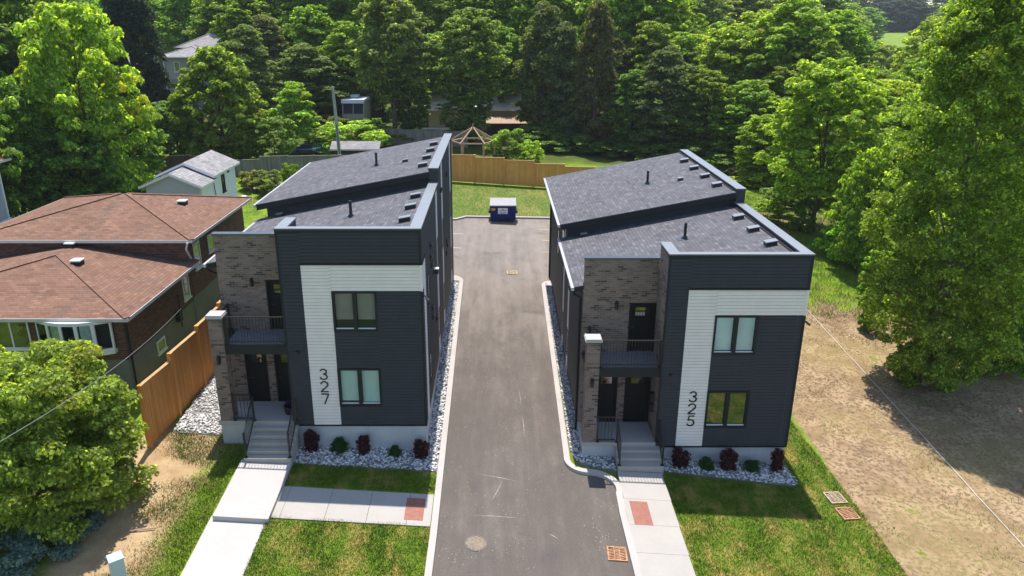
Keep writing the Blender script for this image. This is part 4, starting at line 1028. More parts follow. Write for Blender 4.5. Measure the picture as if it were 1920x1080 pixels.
# gazebo frame
gz = empty('gazebo_frame', (-2.2, 71.1, G(-2.2, 71.1)), 0, 'open timber hexagonal gazebo frame without roofing behind the back fence', 'gazebo')
hz, az = 4.62 - G(-2.2, 71.1), 5.78 - G(-2.2, 71.1)
for k in range(6):
    a, b2 = R(60 * k), R(60 * k + 60); p = (2.0 * math.cos(a), 2.0 * math.sin(a)); q = (2.0 * math.cos(b2), 2.0 * math.sin(b2))
    MB().box(p[0] - .075, p[0] + .075, p[1] - .075, p[1] + .075, 0, hz).build('post', 'timber', gz)
    MB().tube([(p[0], p[1], hz - .1), (q[0], q[1], hz - .1)], .085, 4).build('ring_beam', 'timber', gz)
    MB().tube([(p[0] * 1.14, p[1] * 1.14, hz - .1), (p[0] * .03, p[1] * .03, az)], .075, 4).build('rafter', 'timber', gz)
MB().tube([(0, 0, az - .25), (0, 0, az + .33)], .06, 8).build('finial', 'timber', gz)

# dark shed, utility pole, trampoline
sh_ = empty('garden_shed', (-12.7, 69, G(-12.7, 69)), 0, 'low dark shed with a grey roof beside the utility pole', 'shed')
def shedp(r):
    MB().box(-14.7, -10.7, 68.0, 69.9, 2.3, 4.33).build('wall', 'fence_dark', r)
    MB().prism([(-10.70, 68.0, 4.33), (-10.70, 69.9, 4.33), (-10.70, 68.95, 4.78)], (.03, 0, 0)).prism([(-14.70, 68.0, 4.33), (-14.70, 69.9, 4.33), (-14.70, 68.95, 4.78)], (-.03, 0, 0)).build('gable', 'eave_white', r)
    roof_planes(r, [[(-14.95, 67.8, 4.30), (-10.5, 67.8, 4.30), (-10.5, 68.95, 4.84), (-14.95, 68.95, 4.84)], [(-14.95, 70.1, 4.30), (-10.5, 70.1, 4.30), (-10.5, 68.95, 4.84), (-14.95, 68.95, 4.84)]], 'shingle_grey')
    MB().box(-14.95, -10.5, 67.77, 67.8, 4.17, 4.29).build('fascia', 'eave_white', r)
    MB().tube([(-11.9, 67.99, 4.0), (-11.9, 67.6, 4.05), (-11.2, 67.6, 4.05)], .03, 4).build('door_brace', 'timber', r)
world_part(sh_, shedp)
up2 = empty('utility_pole', (-13.95, 67.2, G(-13.95, 67.2)), 0, 'pale grey wooden utility pole rising behind house 327', 'pole')
MAT['pole'] = simple('pale_grey_pole', (.34, .34, .31), .85, .2, var=.15, scale=5)
hp = 9.75 - up2.location.z
MB().tube([(0, 0, -.3), (-.10, 0, hp * .5), (-.22, 0, hp)], [.16, .145, .12], 12).build('pole_shaft', 'pole', up2)
MB().box(-.28, -.10, -.26, -.16, hp - 1.0, hp - .75).tube([(-.2, -.14, hp - .5), (.25, -.2, hp - .45)], .03, 6).build('bracket', 'pole', up2)
MB().tube([(.05, -.19, .5), (-.08, -.19, hp * .55)], .025, 6).build('conduit', 'trim_dark', up2)
tr = empty('trampoline', (-18.0, 72.0, G(-18.0, 72.0) + .05), 0, 'round trampoline with blue rim behind the grey fence', 'trampoline')
MB().lathe([(1.28, .68), (1.28, .69)], 32).build('mat', 'trim_dark', tr)
MB().add(*(lambda n: ([(r * math.cos(2 * math.pi * i / n), r * math.sin(2 * math.pi * i / n), z) for r, z in ((1.3, .70), (1.62, .70), (1.62, .62), (1.3, .62)) for i in range(n)], [(k * n + i, k * n + (i + 1) % n, ((k + 1) % 4) * n + (i + 1) % n, ((k + 1) % 4) * n + i) for k in range(4) for i in range(n)]))(32)).build('rim_pad', 'blue', tr)
for k in range(6):
    a = R(60 * k + 15); x, y = 1.66 * math.cos(a), 1.66 * math.sin(a)
    MB().tube([(x * .95, y * .95, 0), (x, y, .66), (x, y, 2.3)], .025, 6).build('pole', 'trim_dark', tr)
MB().tube([(1.66 * math.cos(R(10 * i + 15)), 1.66 * math.sin(R(10 * i + 15)), 2.28) for i in range(37)], .02, 5).build('net_ring', 'trim_dark', tr)

# far house, motorhome, trailer, metal building
MAT['sid_beige'] = simple('beige_siding', (.33, .32, .30), .7, .2, var=.05); MAT['sid_blue'] = simple('blue_grey_siding', (.20, .22, .34), .7, .2, var=.06)
MAT['metal_roof'] = simple('pale_metal_roof', (.52, .42, .37), .45, .4, var=.15, scale=1.2)
fh = empty('distant_house', (-40, 99, G(-40, 99)), 0, 'beige and blue-grey house with grey hip roofs glimpsed behind the dark spruce', 'house')
def fhp(r):
    MB().box(-42.0, -36.5, 99, 106, 8.2, 10.95).build('upper_wall', 'sid_beige', r); MB().box(-46.5, -36.6, 98.9, 106, 3.5, 8.2).build('lower_wall', 'sid_blue', r)
    hip(r, -42.6, -36.0, 98.4, 106, 10.95, (-39.3, 102, -39.2, 103, 12.1), 'shingle_grey'); hip(r, -42, -34.5, 103, 112, 11.9, (-38.3, 107, -38.2, 107.5, 13.7), 'shingle_grey')
    hip(r, -49, -42.2, 98.2, 106, 10.2, (-46, 102, -45, 102, 11.6), 'shingle_grey'); MB().box(-48.5, -42.01, 98.9, 105.8, 8.2, 10.18).build('side_wall', 'sid_beige', r)
    fascia(r, -42.6, -36.0, 98.4, 106, 10.95); fascia(r, -49, -42.6, 98.2, 106, 10.2)
    MB().box(-41.95, -41.85, 98.8, 98.9, 4.5, 10.8).build('downpipe', 'white_vinyl', r)
world_part(fh, fhp); world_part(fh, flatwin, -40.7, -40.0, 9.1, 10.3, 99, 1, 'white_vinyl')
MAT['rv_white'] = simple('white_gelcoat', (.62, .66, .70), .35, .5, var=.03); MAT['rv_beige'] = simple('beige_gelcoat', (.36, .33, .28), .4, .5, var=.05)
MAT['dark_screen'] = simple('dark_windscreen_glass', (.010, .012, .014), .15, .25, var=.05)
rv = empty('motorhome', (-16.4, 88, G(-16.4, 88)), 0, 'beige motorhome with a dark windscreen parked under the trees', 'motorhome'); rz = G(-16.4, 88)
MB().prism([(-1.25, -.1, .5), (-1.25, -.1, 1.55), (-1.25, .25, 2.75), (-1.25, .9, 3.0), (-1.25, 7, 3.0), (-1.25, 7, .5)], (2.5, 0, 0)).build('body', 'rv_beige', rv)
MB().prism([(-1.3, -.15, 2.76), (-1.3, .0, 3.15), (-1.3, 7, 3.2), (-1.3, 7, 2.9), (-1.3, .9, 2.9)], (2.6, 0, 0)).build('roof_cap', 'rv_white', rv)
MB().prism([(-1.12, -.125, 1.6), (-.06, -.125, 1.6), (-.06, .2, 2.68), (-1.12, .2, 2.68)], (0, .02, 0)).prism([(.06, -.125, 1.6), (1.12, -.125, 1.6), (1.12, .2, 2.68), (.06, .2, 2.68)], (0, .02, 0)).build('windscreen', 'dark_screen', rv)
MB().box(-1.28, 1.28, -.22, -.09, .45, .75).build('bumper', 'trim_dark', rv); MB().box(-.6, .3, 2, 3.2, 3.2, 3.5).build('roof_unit', 'rv_white', rv)
for s in (-1, 1):
    MB().tube([(s * .9, -.13, 1.1), (s * .9, -.09, 1.1)], .14, 12).build('headlight', 'glass', rv)
    for y in (1.2, 5.4): MB().tube([(s * 1.26, y, .42), (s * 1.05, y, .42)], .42, 16).build('wheel', 'black_iron', rv)
tl = empty('trailer', (-25.2, 88, G(-25.2, 88)), 0, 'white box trailer showing between the trees left of the slim young tree', 'trailer')
MB().prism([(-1.2, 0, .6), (1.2, 0, .6), (1.2, 0, 2.7), (1.0, 0, 3.0), (-1.0, 0, 3.0), (-1.2, 0, 2.7)], (0, 5, 0)).build('body', 'rv_white', tl)
MB().box(-.5, .5, -.02, 0, 2.6, 2.66).build('trim_line', 'trim_dark', tl); MB().tube([(0, 0, .55), (0, -1.2, .5)], .06, 6).build('tow_bar', 'trim_dark', tl)
for s in (-1, 1): MB().tube([(s * 1.21, 2.6, .35), (s * 1.0, 2.6, .35)], .35, 14).build('wheel', 'black_iron', tl)
mbd = empty('metal_building', (-3, 90, G(-3, 90)), 0, 'long tan building with a pale ribbed metal roof behind the evergreens', 'building')
def mbp(r):
    MAT['tan'] = simple('tan_metal_wall', (.50, .37, .27), .7, .3, var=.06)
    MB().box(-8.0, 2.5, 90, 96, 2.2, 5.4).build('wall', 'tan', r)
    m = MB(); m.prism([(-9.1, 89.3, 5.30), (3.0, 89.3, 5.30), (3.0, 93.2, 7.05), (-9.1, 93.2, 7.05)], (0, 0, .06)); m.prism([(-9.1, 97.0, 5.30), (-9.1, 93.2, 7.05), (3.0, 93.2, 7.05), (3.0, 97.0, 5.30)], (0, 0, .06))
    for i in range(27):
        x = -9.05 + i * .46; m.prism([(x, 89.3, 5.361), (x + .07, 89.3, 5.361), (x + .07, 93.2, 7.111), (x, 93.2, 7.111)], (0, 0, .05))
    m.build('roof', 'metal_roof', r)
    lt = MB(); lt.prism([(-1.2, 86.2, 4.2), (3.6, 86.2, 4.2), (3.6, 88.6, 4.62), (-1.2, 88.6, 4.62)], (0, 0, .05))
    for i in range(17): lt.prism([(-1.15 + i * .29, 86.15, 4.251), (-1.02 + i * .29, 86.15, 4.251), (-1.02 + i * .29, 88.6, 4.68), (-1.15 + i * .29, 88.6, 4.68)], (0, 0, .05))
    lt.build('lean_to_roof', 'timber', r)
    MB().box(-1.1, 3.5, 88.4, 88.6, 2.0, 4.5).box(-1.1, -.95, 86.4, 86.55, 2, 4.2).box(3.35, 3.5, 86.4, 86.55, 2, 4.2).build('lean_to_frame', 'fence_dark', r)
    MB().box(-8.8, -4.2, 89.0, 89.95, 3.15, 3.3).build('ledge', 'white_vinyl', r)
world_part(mbd, mbp)

# ------------------------------------------------------------------ vegetation: kind, x, y, height, crown radius, colour, yellow share, label
TREES = [
    ('maple', -38.2, 64, 16.0, 7.2, 'mid', 0.1, 'tall leafy tree rising out of the top left corner behind the yellow-tinged maple'),
    ('maple', -27.9, 52, 13.7, 4.2, 'lime', 0.27, 'large maple with yellow-tinged crown beside the pale sided house'),
    ('maple', -31.5, 49, 9.3, 3.3, 'dark', 0.05, 'dark low-branched tree beside the corner of the pale sided house'),
    ('maple', -27.6, 57, 6.3, 2.6, 'dark', 0.12, 'dark green low tree between the yellow-tinged maple and the round maple'),
    ('maple', -28.2, 50, 6.6, 3.4, 'deep', 0.04, 'shaded low green tree under the yellow-tinged maple, beside the dark fence'),
    ('spruce', -38.9, 84, 19.6, 4.6, 'black', 0, 'big black-green spruce with drooping boughs in front of the distant house'),
    ('roundmaple', -24.5, 68, 9.8, 4.5, 'mid2', 0.16, 'round-topped green maple behind the white garage'),
    ('maple', -28.2, 67, 5.3, 2.8, 'dark', 0.05, 'darker low tree tucked against the left side of the round-topped maple'),
    ('bushy', -19.7, 67, 4.3, 2.2, 'dark', 0.04, 'small dark multi-stemmed tree beside the trampoline'),
    ('slim', -19.2, 73, 6.7, 2.3, 'bright', 0.15, 'slim bright green young tree in front of the trampoline'),
    ('cedar', -27.6, 86, 10.9, 3.5, 'olive', 0, 'olive cedar directly behind the round-topped maple'),
    ('cedar', -21.8, 90, 9.0, 4.0, 'olive', 0, 'olive cedar behind the slim young tree'),
    ('cedar', -18.5, 92, 4.9, 2.9, 'olive', 0, 'lower olive cedar between the utility pole and the motorhome'),
    ('tallhigh', -10.9, 82, 15.0, 4.2, 'olive2', 0.05, 'tall olive tree right of the utility pole with its trunk showing'),
    ('tall', -9.6, 84, 8.2, 2.3, 'dark', 0.02, 'dark tree between the two tall olive trees'),
    ('tallhigh', -2.9, 82, 13.5, 4.2, 'olive2', 0.03, 'tall olive tree in front of the metal building, above the gazebo'),
    ('cedar', 5.2, 84, 14.6, 3.3, 'darkol', 0, 'broad dark cedar just right of the metal building'),
    ('cedar', 7.3, 82, 12.7, 2.7, 'darkol', 0, 'dark cedar second to the right of the metal building'),
    ('cedar', 10.2, 80, 15.3, 2.3, 'brownol', 0, 'narrow brownish dark cedar, the darkest spire behind the back fence'),
    ('tall', 13.9, 79, 8.5, 2.7, 'dark', 0.02, 'dark tree standing right of the brownish cedar spire'),
    ('cedar', 16.9, 77, 11.0, 3.5, 'darkol', 0, 'wide olive cedar behind the upper roof of house 325'),
    ('tall', 20.8, 76, 9.0, 3.2, 'mid2', 0.05, 'mid green tree behind the top right corner of house 325'),
    ('tall', 24.0, 74, 8.4, 3.2, 'bright2', 0.08, 'mid green tree with bare fallen branches at its foot'),
    ('bush', -14.1, 74, 2.9, 3.9, 'bright', 0.08, 'spreading light green bush behind the dark shed'),
    ('bush', 1.2, 72, 3.2, 2.2, 'mid2', 0.08, 'flowering green bush right of the gazebo'),
    ('locust', 23.4, 54, 12.3, 4.1, 'bright', 0.12, 'light green tree with a slender bare trunk right of house 325'),
    ('tall', 30.5, 82, 15.9, 5.3, 'bright2', 0.1, 'big bright green tree towering behind the slender-trunked tree'),
    ('tall', 23.9, 68, 6.1, 2.6, 'bright2', 0.08, 'leafy tree between the fallen branches and the slender-trunked tree'),
    ('tall', 32.3, 60, 8.4, 4.0, 'bright2', 0.12, 'mid green tree between the slender-trunked tree and the big near tree'),
    ('maple', 23.0, 46, 7.8, 2.0, 'bright2', 0.1, 'low bushy tree leaning against the left side of the big near tree'),
    ('near', 19.8, 31.5, 18.1, 3.5, 'mid2', 0.08, 'huge near tree at the right with foliage reaching down to the dirt'),
    ('near', 28.9, 43, 19.0, 3.5, 'bright2', 0.1, 'tall tree with a pale trunk at the right edge behind the huge near tree'),
    ('maple', 24.2, 33, 8.3, 2.1, 'mid', 0.1, 'low leafy tree at the right edge beside the huge near tree'),
    ('maple', 59.7, 105, 14.1, 6.4, 'bright2', 0.05, 'round bright tree beside the far green field'),
    ('maple', 41.6, 82, 8.0, 5.1, 'yellow', 0.2, 'yellow-green tree below the far green field'),
    ('tall', 23.9, 92, 11.7, 4.4, 'yellow', 0.08, 'yellow-green tree high in the wood behind house 325'),
    ('tall', -3.3, 81, 7.0, 2.7, 'olive2', 0.03, 'shorter olive tree hiding the middle of the metal building'),
]
FILL = [
    ('tall', -46.1, 118, 15.6, 5.2, 'mid', 0.05, 'L'),
    ('tall', -37.0, 112, 16.1, 5.7, 'mid', 0.05, 'L'),
    ('tall', -29.8, 108, 18.1, 5.8, 'mid2', 0.05, 'L'),
    ('tall', -23.1, 104, 18.7, 5.2, 'mid', 0.06, 'L'),
    ('tall', -17.2, 102, 18.2, 4.5, 'bright2', 0.05, 'L'),
    ('tall', -57.2, 125, 16.6, 6.3, 'mid', 0.05, 'L'),
    ('tall', -59.9, 110, 17.3, 5.5, 'mid', 0.05, 'L'),
    ('tall', -39.8, 114, 12.7, 4.2, 'dark', 0.03, 'L'),
    ('cedar', -28.7, 98, 12.1, 3.7, 'olive', 0, 'E'),
    ('cedar', -15.6, 95, 10.3, 2.9, 'olive', 0, 'E'),
    ('tall', -9.2, 104, 17.4, 4.9, 'mid', 0.04, 'C'),
    ('tall', -2.1, 102, 18.2, 4.8, 'mid2', 0.04, 'C'),
    ('tall', 2.6, 100, 18.9, 4.0, 'bright2', 0.06, 'C'),
    ('tall', 8.0, 100, 18.6, 4.7, 'mid2', 0.06, 'C'),
    ('cedar', -4.2, 101, 9.3, 2.1, 'darkol', 0, 'E'),
    ('cedar', 5.5, 101, 9.1, 3.1, 'darkol', 0, 'E'),
    ('tall', 13.9, 96, 19.7, 4.9, 'bright2', 0.08, 'C'),
    ('tall', 19.1, 96, 18.2, 4.9, 'bright2', 0.08, 'C'),
    ('tall', 22.6, 98, 15.5, 4.0, 'bright2', 0.1, 'C'),
    ('tall', 28.6, 100, 13.2, 4.1, 'bright2', 0.1, 'C'),
    ('tall', 33.3, 100, 14.7, 4.8, 'bright2', 0.1, 'C'),
    ('cedar', 9.7, 88, 8.1, 2.4, 'darkol', 0, 'E'),
    ('cedar', 13.5, 90, 11.6, 2.5, 'darkol', 0, 'E'),
    ('cedar', 20.9, 84, 7.8, 2.6, 'darkol', 0, 'E'),
    ('tall', 16.2, 82, 5.6, 2.6, 'dark', 0.02, 'C'),
    ('tall', 23.4, 78, 5.8, 2.5, 'dark', 0.03, 'C'),
    ('tall', 29.0, 76, 9.8, 4.0, 'mid2', 0.1, 'R'),
    ('tall', 42.1, 98, 14.8, 5.3, 'bright2', 0.1, 'R'),
    ('tall', 42.0, 88, 9.2, 4.0, 'mid2', 0.1, 'R'),
    ('tall', 30.1, 70, 5.3, 3.5, 'mid', 0.05, 'R'),
    ('tall', 32.6, 68, 5.7, 3.1, 'mid2', 0.1, 'R'),
    ('maple', 51.4, 92, 9.6, 5.1, 'bright2', 0.12, 'R'),
    ('tall', 45.3, 75, 10.2, 4.7, 'mid2', 0.1, 'R'),
    ('tall', 52.5, 80, 11.4, 5.0, 'mid2', 0.1, 'R'),
    ('tall', 33.5, 58, 6.8, 3.1, 'mid', 0.08, 'R'),
    ('tall', 35.6, 55, 8.9, 3.5, 'mid2', 0.12, 'R'),
    ('tall', 34.3, 48, 8.8, 3.1, 'mid', 0.1, 'R'),
    ('tall', 43.1, 60, 14.1, 4.2, 'mid', 0.1, 'R'),
    ('tall', 31.3, 40, 12.2, 2.9, 'mid', 0.1, 'R'),
    ('tall', 26.2, 150, 16.3, 6.6, 'far', 0.05, 'F'),
    ('tall', 37.8, 165, 16.2, 7.2, 'far', 0.05, 'F'),
    ('tall', 47.5, 170, 16.8, 8.0, 'far', 0.05, 'F'),
    ('tall', 61.6, 185, 16.6, 8.7, 'far', 0.05, 'F'),
    ('tall', 72.8, 190, 17.4, 8.3, 'far', 0.05, 'F'),
    ('tall', 111.3, 260, 16.7, 9.6, 'far', 0.05, 'F'),
    ('tall', 138.7, 300, 13.8, 8.0, 'far', 0.05, 'F'),
    ('cedar', 201.2, 420, 15.3, 9.8, 'farblue', 0, 'F'),
    ('cedar', 208.1, 420, 16.3, 8.4, 'farblue', 0, 'F'),
    ('cedar', 215.2, 420, 15.8, 8.4, 'farblue', 0, 'F'),
    ('tall', 222.3, 420, 14.3, 8.4, 'farblue', 0, 'F'),
    ('tall', 228.1, 420, 12.2, 7.0, 'far', 0, 'F'),
    ('tall', 229.2, 400, 12.6, 10.7, 'far', 0, 'F'),
    ('tall', 233.0, 380, 13.6, 11.4, 'far', 0, 'F'),
    ('tall', 248.1, 380, 14.1, 11.4, 'far', 0, 'F'),
    ('maple', 103.6, 230, 13.7, 5.4, 'far', 0.05, 'F'),
    ('tall', -87.5, 150, 17.8, 10.0, 'mid', 0.05, 'F'),
    ('tall', -73.4, 150, 18.8, 9.0, 'mid', 0.05, 'F'),
    ('tall', -64.4, 160, 18.3, 8.6, 'far', 0.05, 'F'),
    ('tall', -51.4, 150, 16.9, 8.0, 'far', 0.05, 'F'),
    ('tall', -37.3, 150, 18.0, 8.0, 'far', 0.05, 'F'),
    ('tall', -23.2, 150, 18.4, 8.0, 'far', 0.05, 'F'),
    ('tall', -11.2, 150, 19.8, 7.5, 'far', 0.05, 'F'),
    ('tall', 0.9, 150, 19.4, 7.6, 'far', 0.05, 'F'),
    ('tall', 13.0, 150, 19.9, 7.6, 'far', 0.05, 'F'),
    ('maple', -40.8, 60, 14.2, 5.4, 'mid', 0.1, 'L'),
    ('maple', -33.2, 45, 12.4, 4.1, 'mid', 0.1, 'L'),
    ('maple', -37.5, 58, 11.3, 4.0, 'mid', 0.1, 'L'),
    ('tall', 34.8, 140, 20.2, 7.1, 'far', 0.05, 'F'),
    ('tall', 46.3, 150, 20.4, 7.6, 'far', 0.05, 'F'),
    ('tall', 54.4, 150, 19.9, 7.1, 'far', 0.05, 'F'),
    ('tall', 69.6, 170, 20.3, 8.0, 'far', 0.05, 'F'),
    ('tall', 147.1, 330, 18.2, 9.9, 'farblue', 0, 'F'),
    ('cedar', 208.3, 430, 21.8, 11.4, 'farblue', 0, 'F'),
    ('cedar', 219.7, 430, 22.3, 11.4, 'farblue', 0, 'F'),
    ('tall', 237.1, 420, 20.5, 12.6, 'far', 0, 'F'),
    ('tall', 179.9, 300, 18.9, 11.0, 'far', 0, 'F'),
    ('tall', 193.8, 300, 20.0, 11.0, 'far', 0, 'F'),
    ('tall', -143.6, 220, 18.7, 11.0, 'far', 0.05, 'F'),
    ('tall', -121.3, 200, 17.8, 10.0, 'mid', 0.05, 'F'),
    ('tall', -121.9, 220, 20.8, 11.0, 'far', 0.05, 'F'),
    ('tall', -113.9, 220, 20.0, 11.0, 'far', 0.05, 'F'),
    ('tall', -97.9, 200, 17.4, 10.0, 'mid', 0.05, 'F'),
    ('tall', -86.5, 200, 18.3, 10.0, 'mid', 0.05, 'F'),
    ('tall', -89.6, 220, 20.2, 11.0, 'far', 0.05, 'F'),
    ('tall', -77.1, 220, 19.5, 11.0, 'far', 0.05, 'F'),
    ('tall', -72.1, 220, 20.4, 11.0, 'far', 0.05, 'F'),
    ('tall', -55.3, 200, 20.1, 10.0, 'far', 0.05, 'F'),
    ('tall', -49.0, 220, 19.4, 11.0, 'far', 0.05, 'F'),
    ('tall', -38.0, 200, 17.9, 10.0, 'far', 0.05, 'F'),
    ('tall', -27.7, 185, 19.4, 9.3, 'far', 0.05, 'F'),
    ('tall', -20.6, 200, 19.9, 10.0, 'mid', 0.05, 'F'),
    ('tall', -12.9, 200, 18.5, 10.0, 'far', 0.05, 'F'),
    ('tall', -4.3, 220, 20.2, 11.0, 'far', 0.05, 'F'),
    ('tall', 4.7, 200, 19.3, 10.1, 'mid', 0.05, 'F'),
    ('tall', 11.3, 220, 20.9, 11.0, 'far', 0.05, 'F'),
    ('tall', 20.9, 220, 20.0, 11.0, 'mid', 0.05, 'F'),
    ('tall', 26.4, 200, 19.7, 10.1, 'mid', 0.05, 'F'),
    ('tall', 35.4, 185, 20.1, 9.3, 'mid', 0.05, 'F'),
    ('tall', 47.8, 220, 20.5, 11.1, 'far', 0.05, 'F'),
    ('tall', 48.5, 185, 22.0, 9.3, 'far', 0.05, 'F'),
    ('tall', 59.0, 185, 20.6, 9.3, 'far', 0.05, 'F'),
    ('tall', 62.2, 185, 20.8, 9.3, 'far', 0.05, 'F'),
    ('tall', 77.4, 200, 21.2, 10.1, 'far', 0.05, 'F'),
    ('tall', 25.6, 86, 12.8, 4.4, 'bright2', 0.08, 'R'),
    ('tall', 29.4, 84, 11.9, 4.3, 'bright2', 0.08, 'R'),
    ('tall', 32.0, 78, 12.3, 4.0, 'mid2', 0.08, 'R'),
    ('tall', 33.3, 72, 9.9, 3.5, 'bright2', 0.08, 'R'),
    ('maple', 69.1, 140, 9.5, 4.3, 'far', 0.05, 'F'),
    ('tall', 36.3, 70, 7.8, 3.7, 'bright2', 0.08, 'R'),
    ('tall', 40.8, 70, 7.9, 3.9, 'bright2', 0.08, 'R'),
    ('tall', 21.2, 90, 11.9, 3.7, 'bright2', 0.05, 'C'),
    ('tall', 17.5, 90, 12.9, 3.4, 'mid2', 0.05, 'C'),
    ('tall', -6.5, 94, 10.7, 3.5, 'mid2', 0.05, 'C'),
    ('tall', 0.6, 94, 11.6, 3.5, 'mid2', 0.05, 'C'),
    ('tall', -17.7, 94, 11.4, 3.5, 'bright2', 0.05, 'C'),
    ('tall', -22.7, 98, 13.0, 3.7, 'mid2', 0.05, 'L'),
    ('tall', -31.2, 100, 13.9, 4.4, 'mid2', 0.05, 'L'),
]
BUSH = [
    ('bush', 23.4, 67, 1.4, 2.2, 'bright', 0.1),
    ('bush', 23.6, 61, 1.7, 1.8, 'mid2', 0.1),
    ('bush', 22.9, 71, 1.1, 2.0, 'mid', 0.05),
    ('bush', 20.7, 56, 1.8, 1.4, 'bright', 0.15),
    ('bush', 23.2, 48, 3.0, 1.8, 'bright', 0.15),
    ('bush', 22.2, 41, 3.1, 1.4, 'mid2', 0.1),
    ('bush', 19.9, 37, 2.4, 0.8, 'mid', 0.1),
    ('bush', 23.7, 33, 2.6, 1.4, 'mid', 0.08),
    ('bush', 20.8, 31, 2.4, 1.1, 'mid2', 0.08),
    ('bush', 25.5, 34, 3.4, 1.6, 'mid', 0.08),
    ('bush', 19.4, 31.2, 2.3, 1.3, 'mid2', 0.1),
    ('bush', 26.1, 62, 3.6, 2.0, 'mid', 0.05),
    ('bush', 22.4, 54, 1.7, 1.2, 'mid2', 0.1),
    ('bush', 4.4, 80, 2.3, 3.1, 'deep', 0.02),
    ('bush', 8.3, 79, 1.8, 3.1, 'deep', 0.02),
    ('bush', 12.0, 78, 1.5, 3.0, 'deep', 0.02),
    ('bush', 15.8, 76, 2.0, 2.9, 'mid', 0.03),
    ('bush', 18.8, 74, 2.2, 2.9, 'deep', 0.03),
    ('bush', 21.4, 72, 1.8, 2.3, 'mid', 0.03),
    ('bush', -11.1, 79, 1.6, 2.5, 'deep', 0),
    ('bush', 3.0, 71, 2.4, 1.5, 'bright', 0.1),
    ('bush', -16.3, 59, 2.3, 0.9, 'mid2', 0.1),
    ('bush', -17.9, 58, 1.9, 1.2, 'olive', 0.1),
    ('bush', -19.4, 59, 1.6, 1.1, 'olive', 0.2),
    ('bush', -15.4, 59.5, 1.7, 0.9, 'bright', 0.1),
    ('bush', -25.3, 72, 2.2, 2.3, 'dark', 0.05),
    ('bush', -12.3, 76, 1.5, 1.9, 'mid2', 0.1),
    ('bush', -18.1, 78, 1.5, 1.9, 'deep', 0),
    ('bush', -13.4, 83, 1.9, 1.7, 'mid2', 0.05),
    ('bush', -18.9, 86, 1.6, 2.1, 'olive', 0.05),
]

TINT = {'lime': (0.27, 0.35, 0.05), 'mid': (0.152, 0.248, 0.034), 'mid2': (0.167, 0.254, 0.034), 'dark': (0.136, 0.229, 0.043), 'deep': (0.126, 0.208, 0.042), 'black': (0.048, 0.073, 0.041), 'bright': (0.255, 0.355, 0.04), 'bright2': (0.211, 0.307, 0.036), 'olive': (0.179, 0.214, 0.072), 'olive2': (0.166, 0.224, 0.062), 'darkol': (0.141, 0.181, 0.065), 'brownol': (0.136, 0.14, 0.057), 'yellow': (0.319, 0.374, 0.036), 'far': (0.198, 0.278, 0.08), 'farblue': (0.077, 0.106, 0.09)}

def rot_dirs(n):
    v = RNG.normal(size=(n, 3)); return v / np.linalg.norm(v, axis=1, keepdims=True)
def leaves(C, CR, per, size, flat=.5, up=.6, droop=0., bough=None, aspect=.62):
    """C clump centres (k,3), CR clump radii -> quads, leaf and clump values"""
    k = len(C); n = k * per; ci = np.repeat(np.arange(k), per)
    d = rot_dirs(n); d[:, 2] = np.where(d[:, 2] < -.25, -d[:, 2], d[:, 2])
    rad = RNG.uniform(.35, 1.0, n) ** .5
    off = d * (rad * CR[ci])[:, None]; off[:, 2] *= flat; off[:, 2] -= droop * (off[:, 0] ** 2 + off[:, 1] ** 2) / CR[ci]
    P = C[ci] + off
    nrm = d * .7 + np.array([0, 0, up]) + RNG.normal(0, .45, (n, 3)); nrm /= np.linalg.norm(nrm, axis=1, keepdims=True)
    t = np.cross(nrm, rot_dirs(n)); t /= np.linalg.norm(t, axis=1, keepdims=True); b = np.cross(nrm, t)
    s = RNG.uniform(.7, 1.3, n)[:, None] * size
    V = np.stack([P - t * s, P - b * s * aspect + nrm * s * .12, P + t * s, P + b * s * aspect + nrm * s * .12], 1)
    cl = RNG.random(k) * .45 + (bough if bough is not None else RNG.random(k)) * .55
    return V, RNG.random(n), cl[ci]

def limbs(mb, ends, h, r0, top=.78, bend=.25, base_r=None):
    br = base_r or .022 * h
    pts = [(RNG.normal(0, bend) * t * (1 - t), RNG.normal(0, bend) * t * (1 - t), h * top * t) for t in np.linspace(0, 1, 8)]
    pts[0] = (0, 0, -.4)
    mb.tube(pts, [br * 1.35] + [br * (1 - .85 * t) for t in np.linspace(.06, 1, 7)], 8)
    for e in ends:
        t = min(.95, max(.15, e[2] / (h * top) * RNG.uniform(.55, .85))); i = int(t * 7); p = pts[i]
        m = ((p[0] + e[0]) / 2, (p[1] + e[1]) / 2, (p[2] + e[2]) / 2 + .06 * h * .3)
        rr_ = br * (1 - .8 * t) * .5
        mb.tube([p, m, tuple(e)], [rr_, rr_ * .6, rr_ * .18], 5, cap=False)

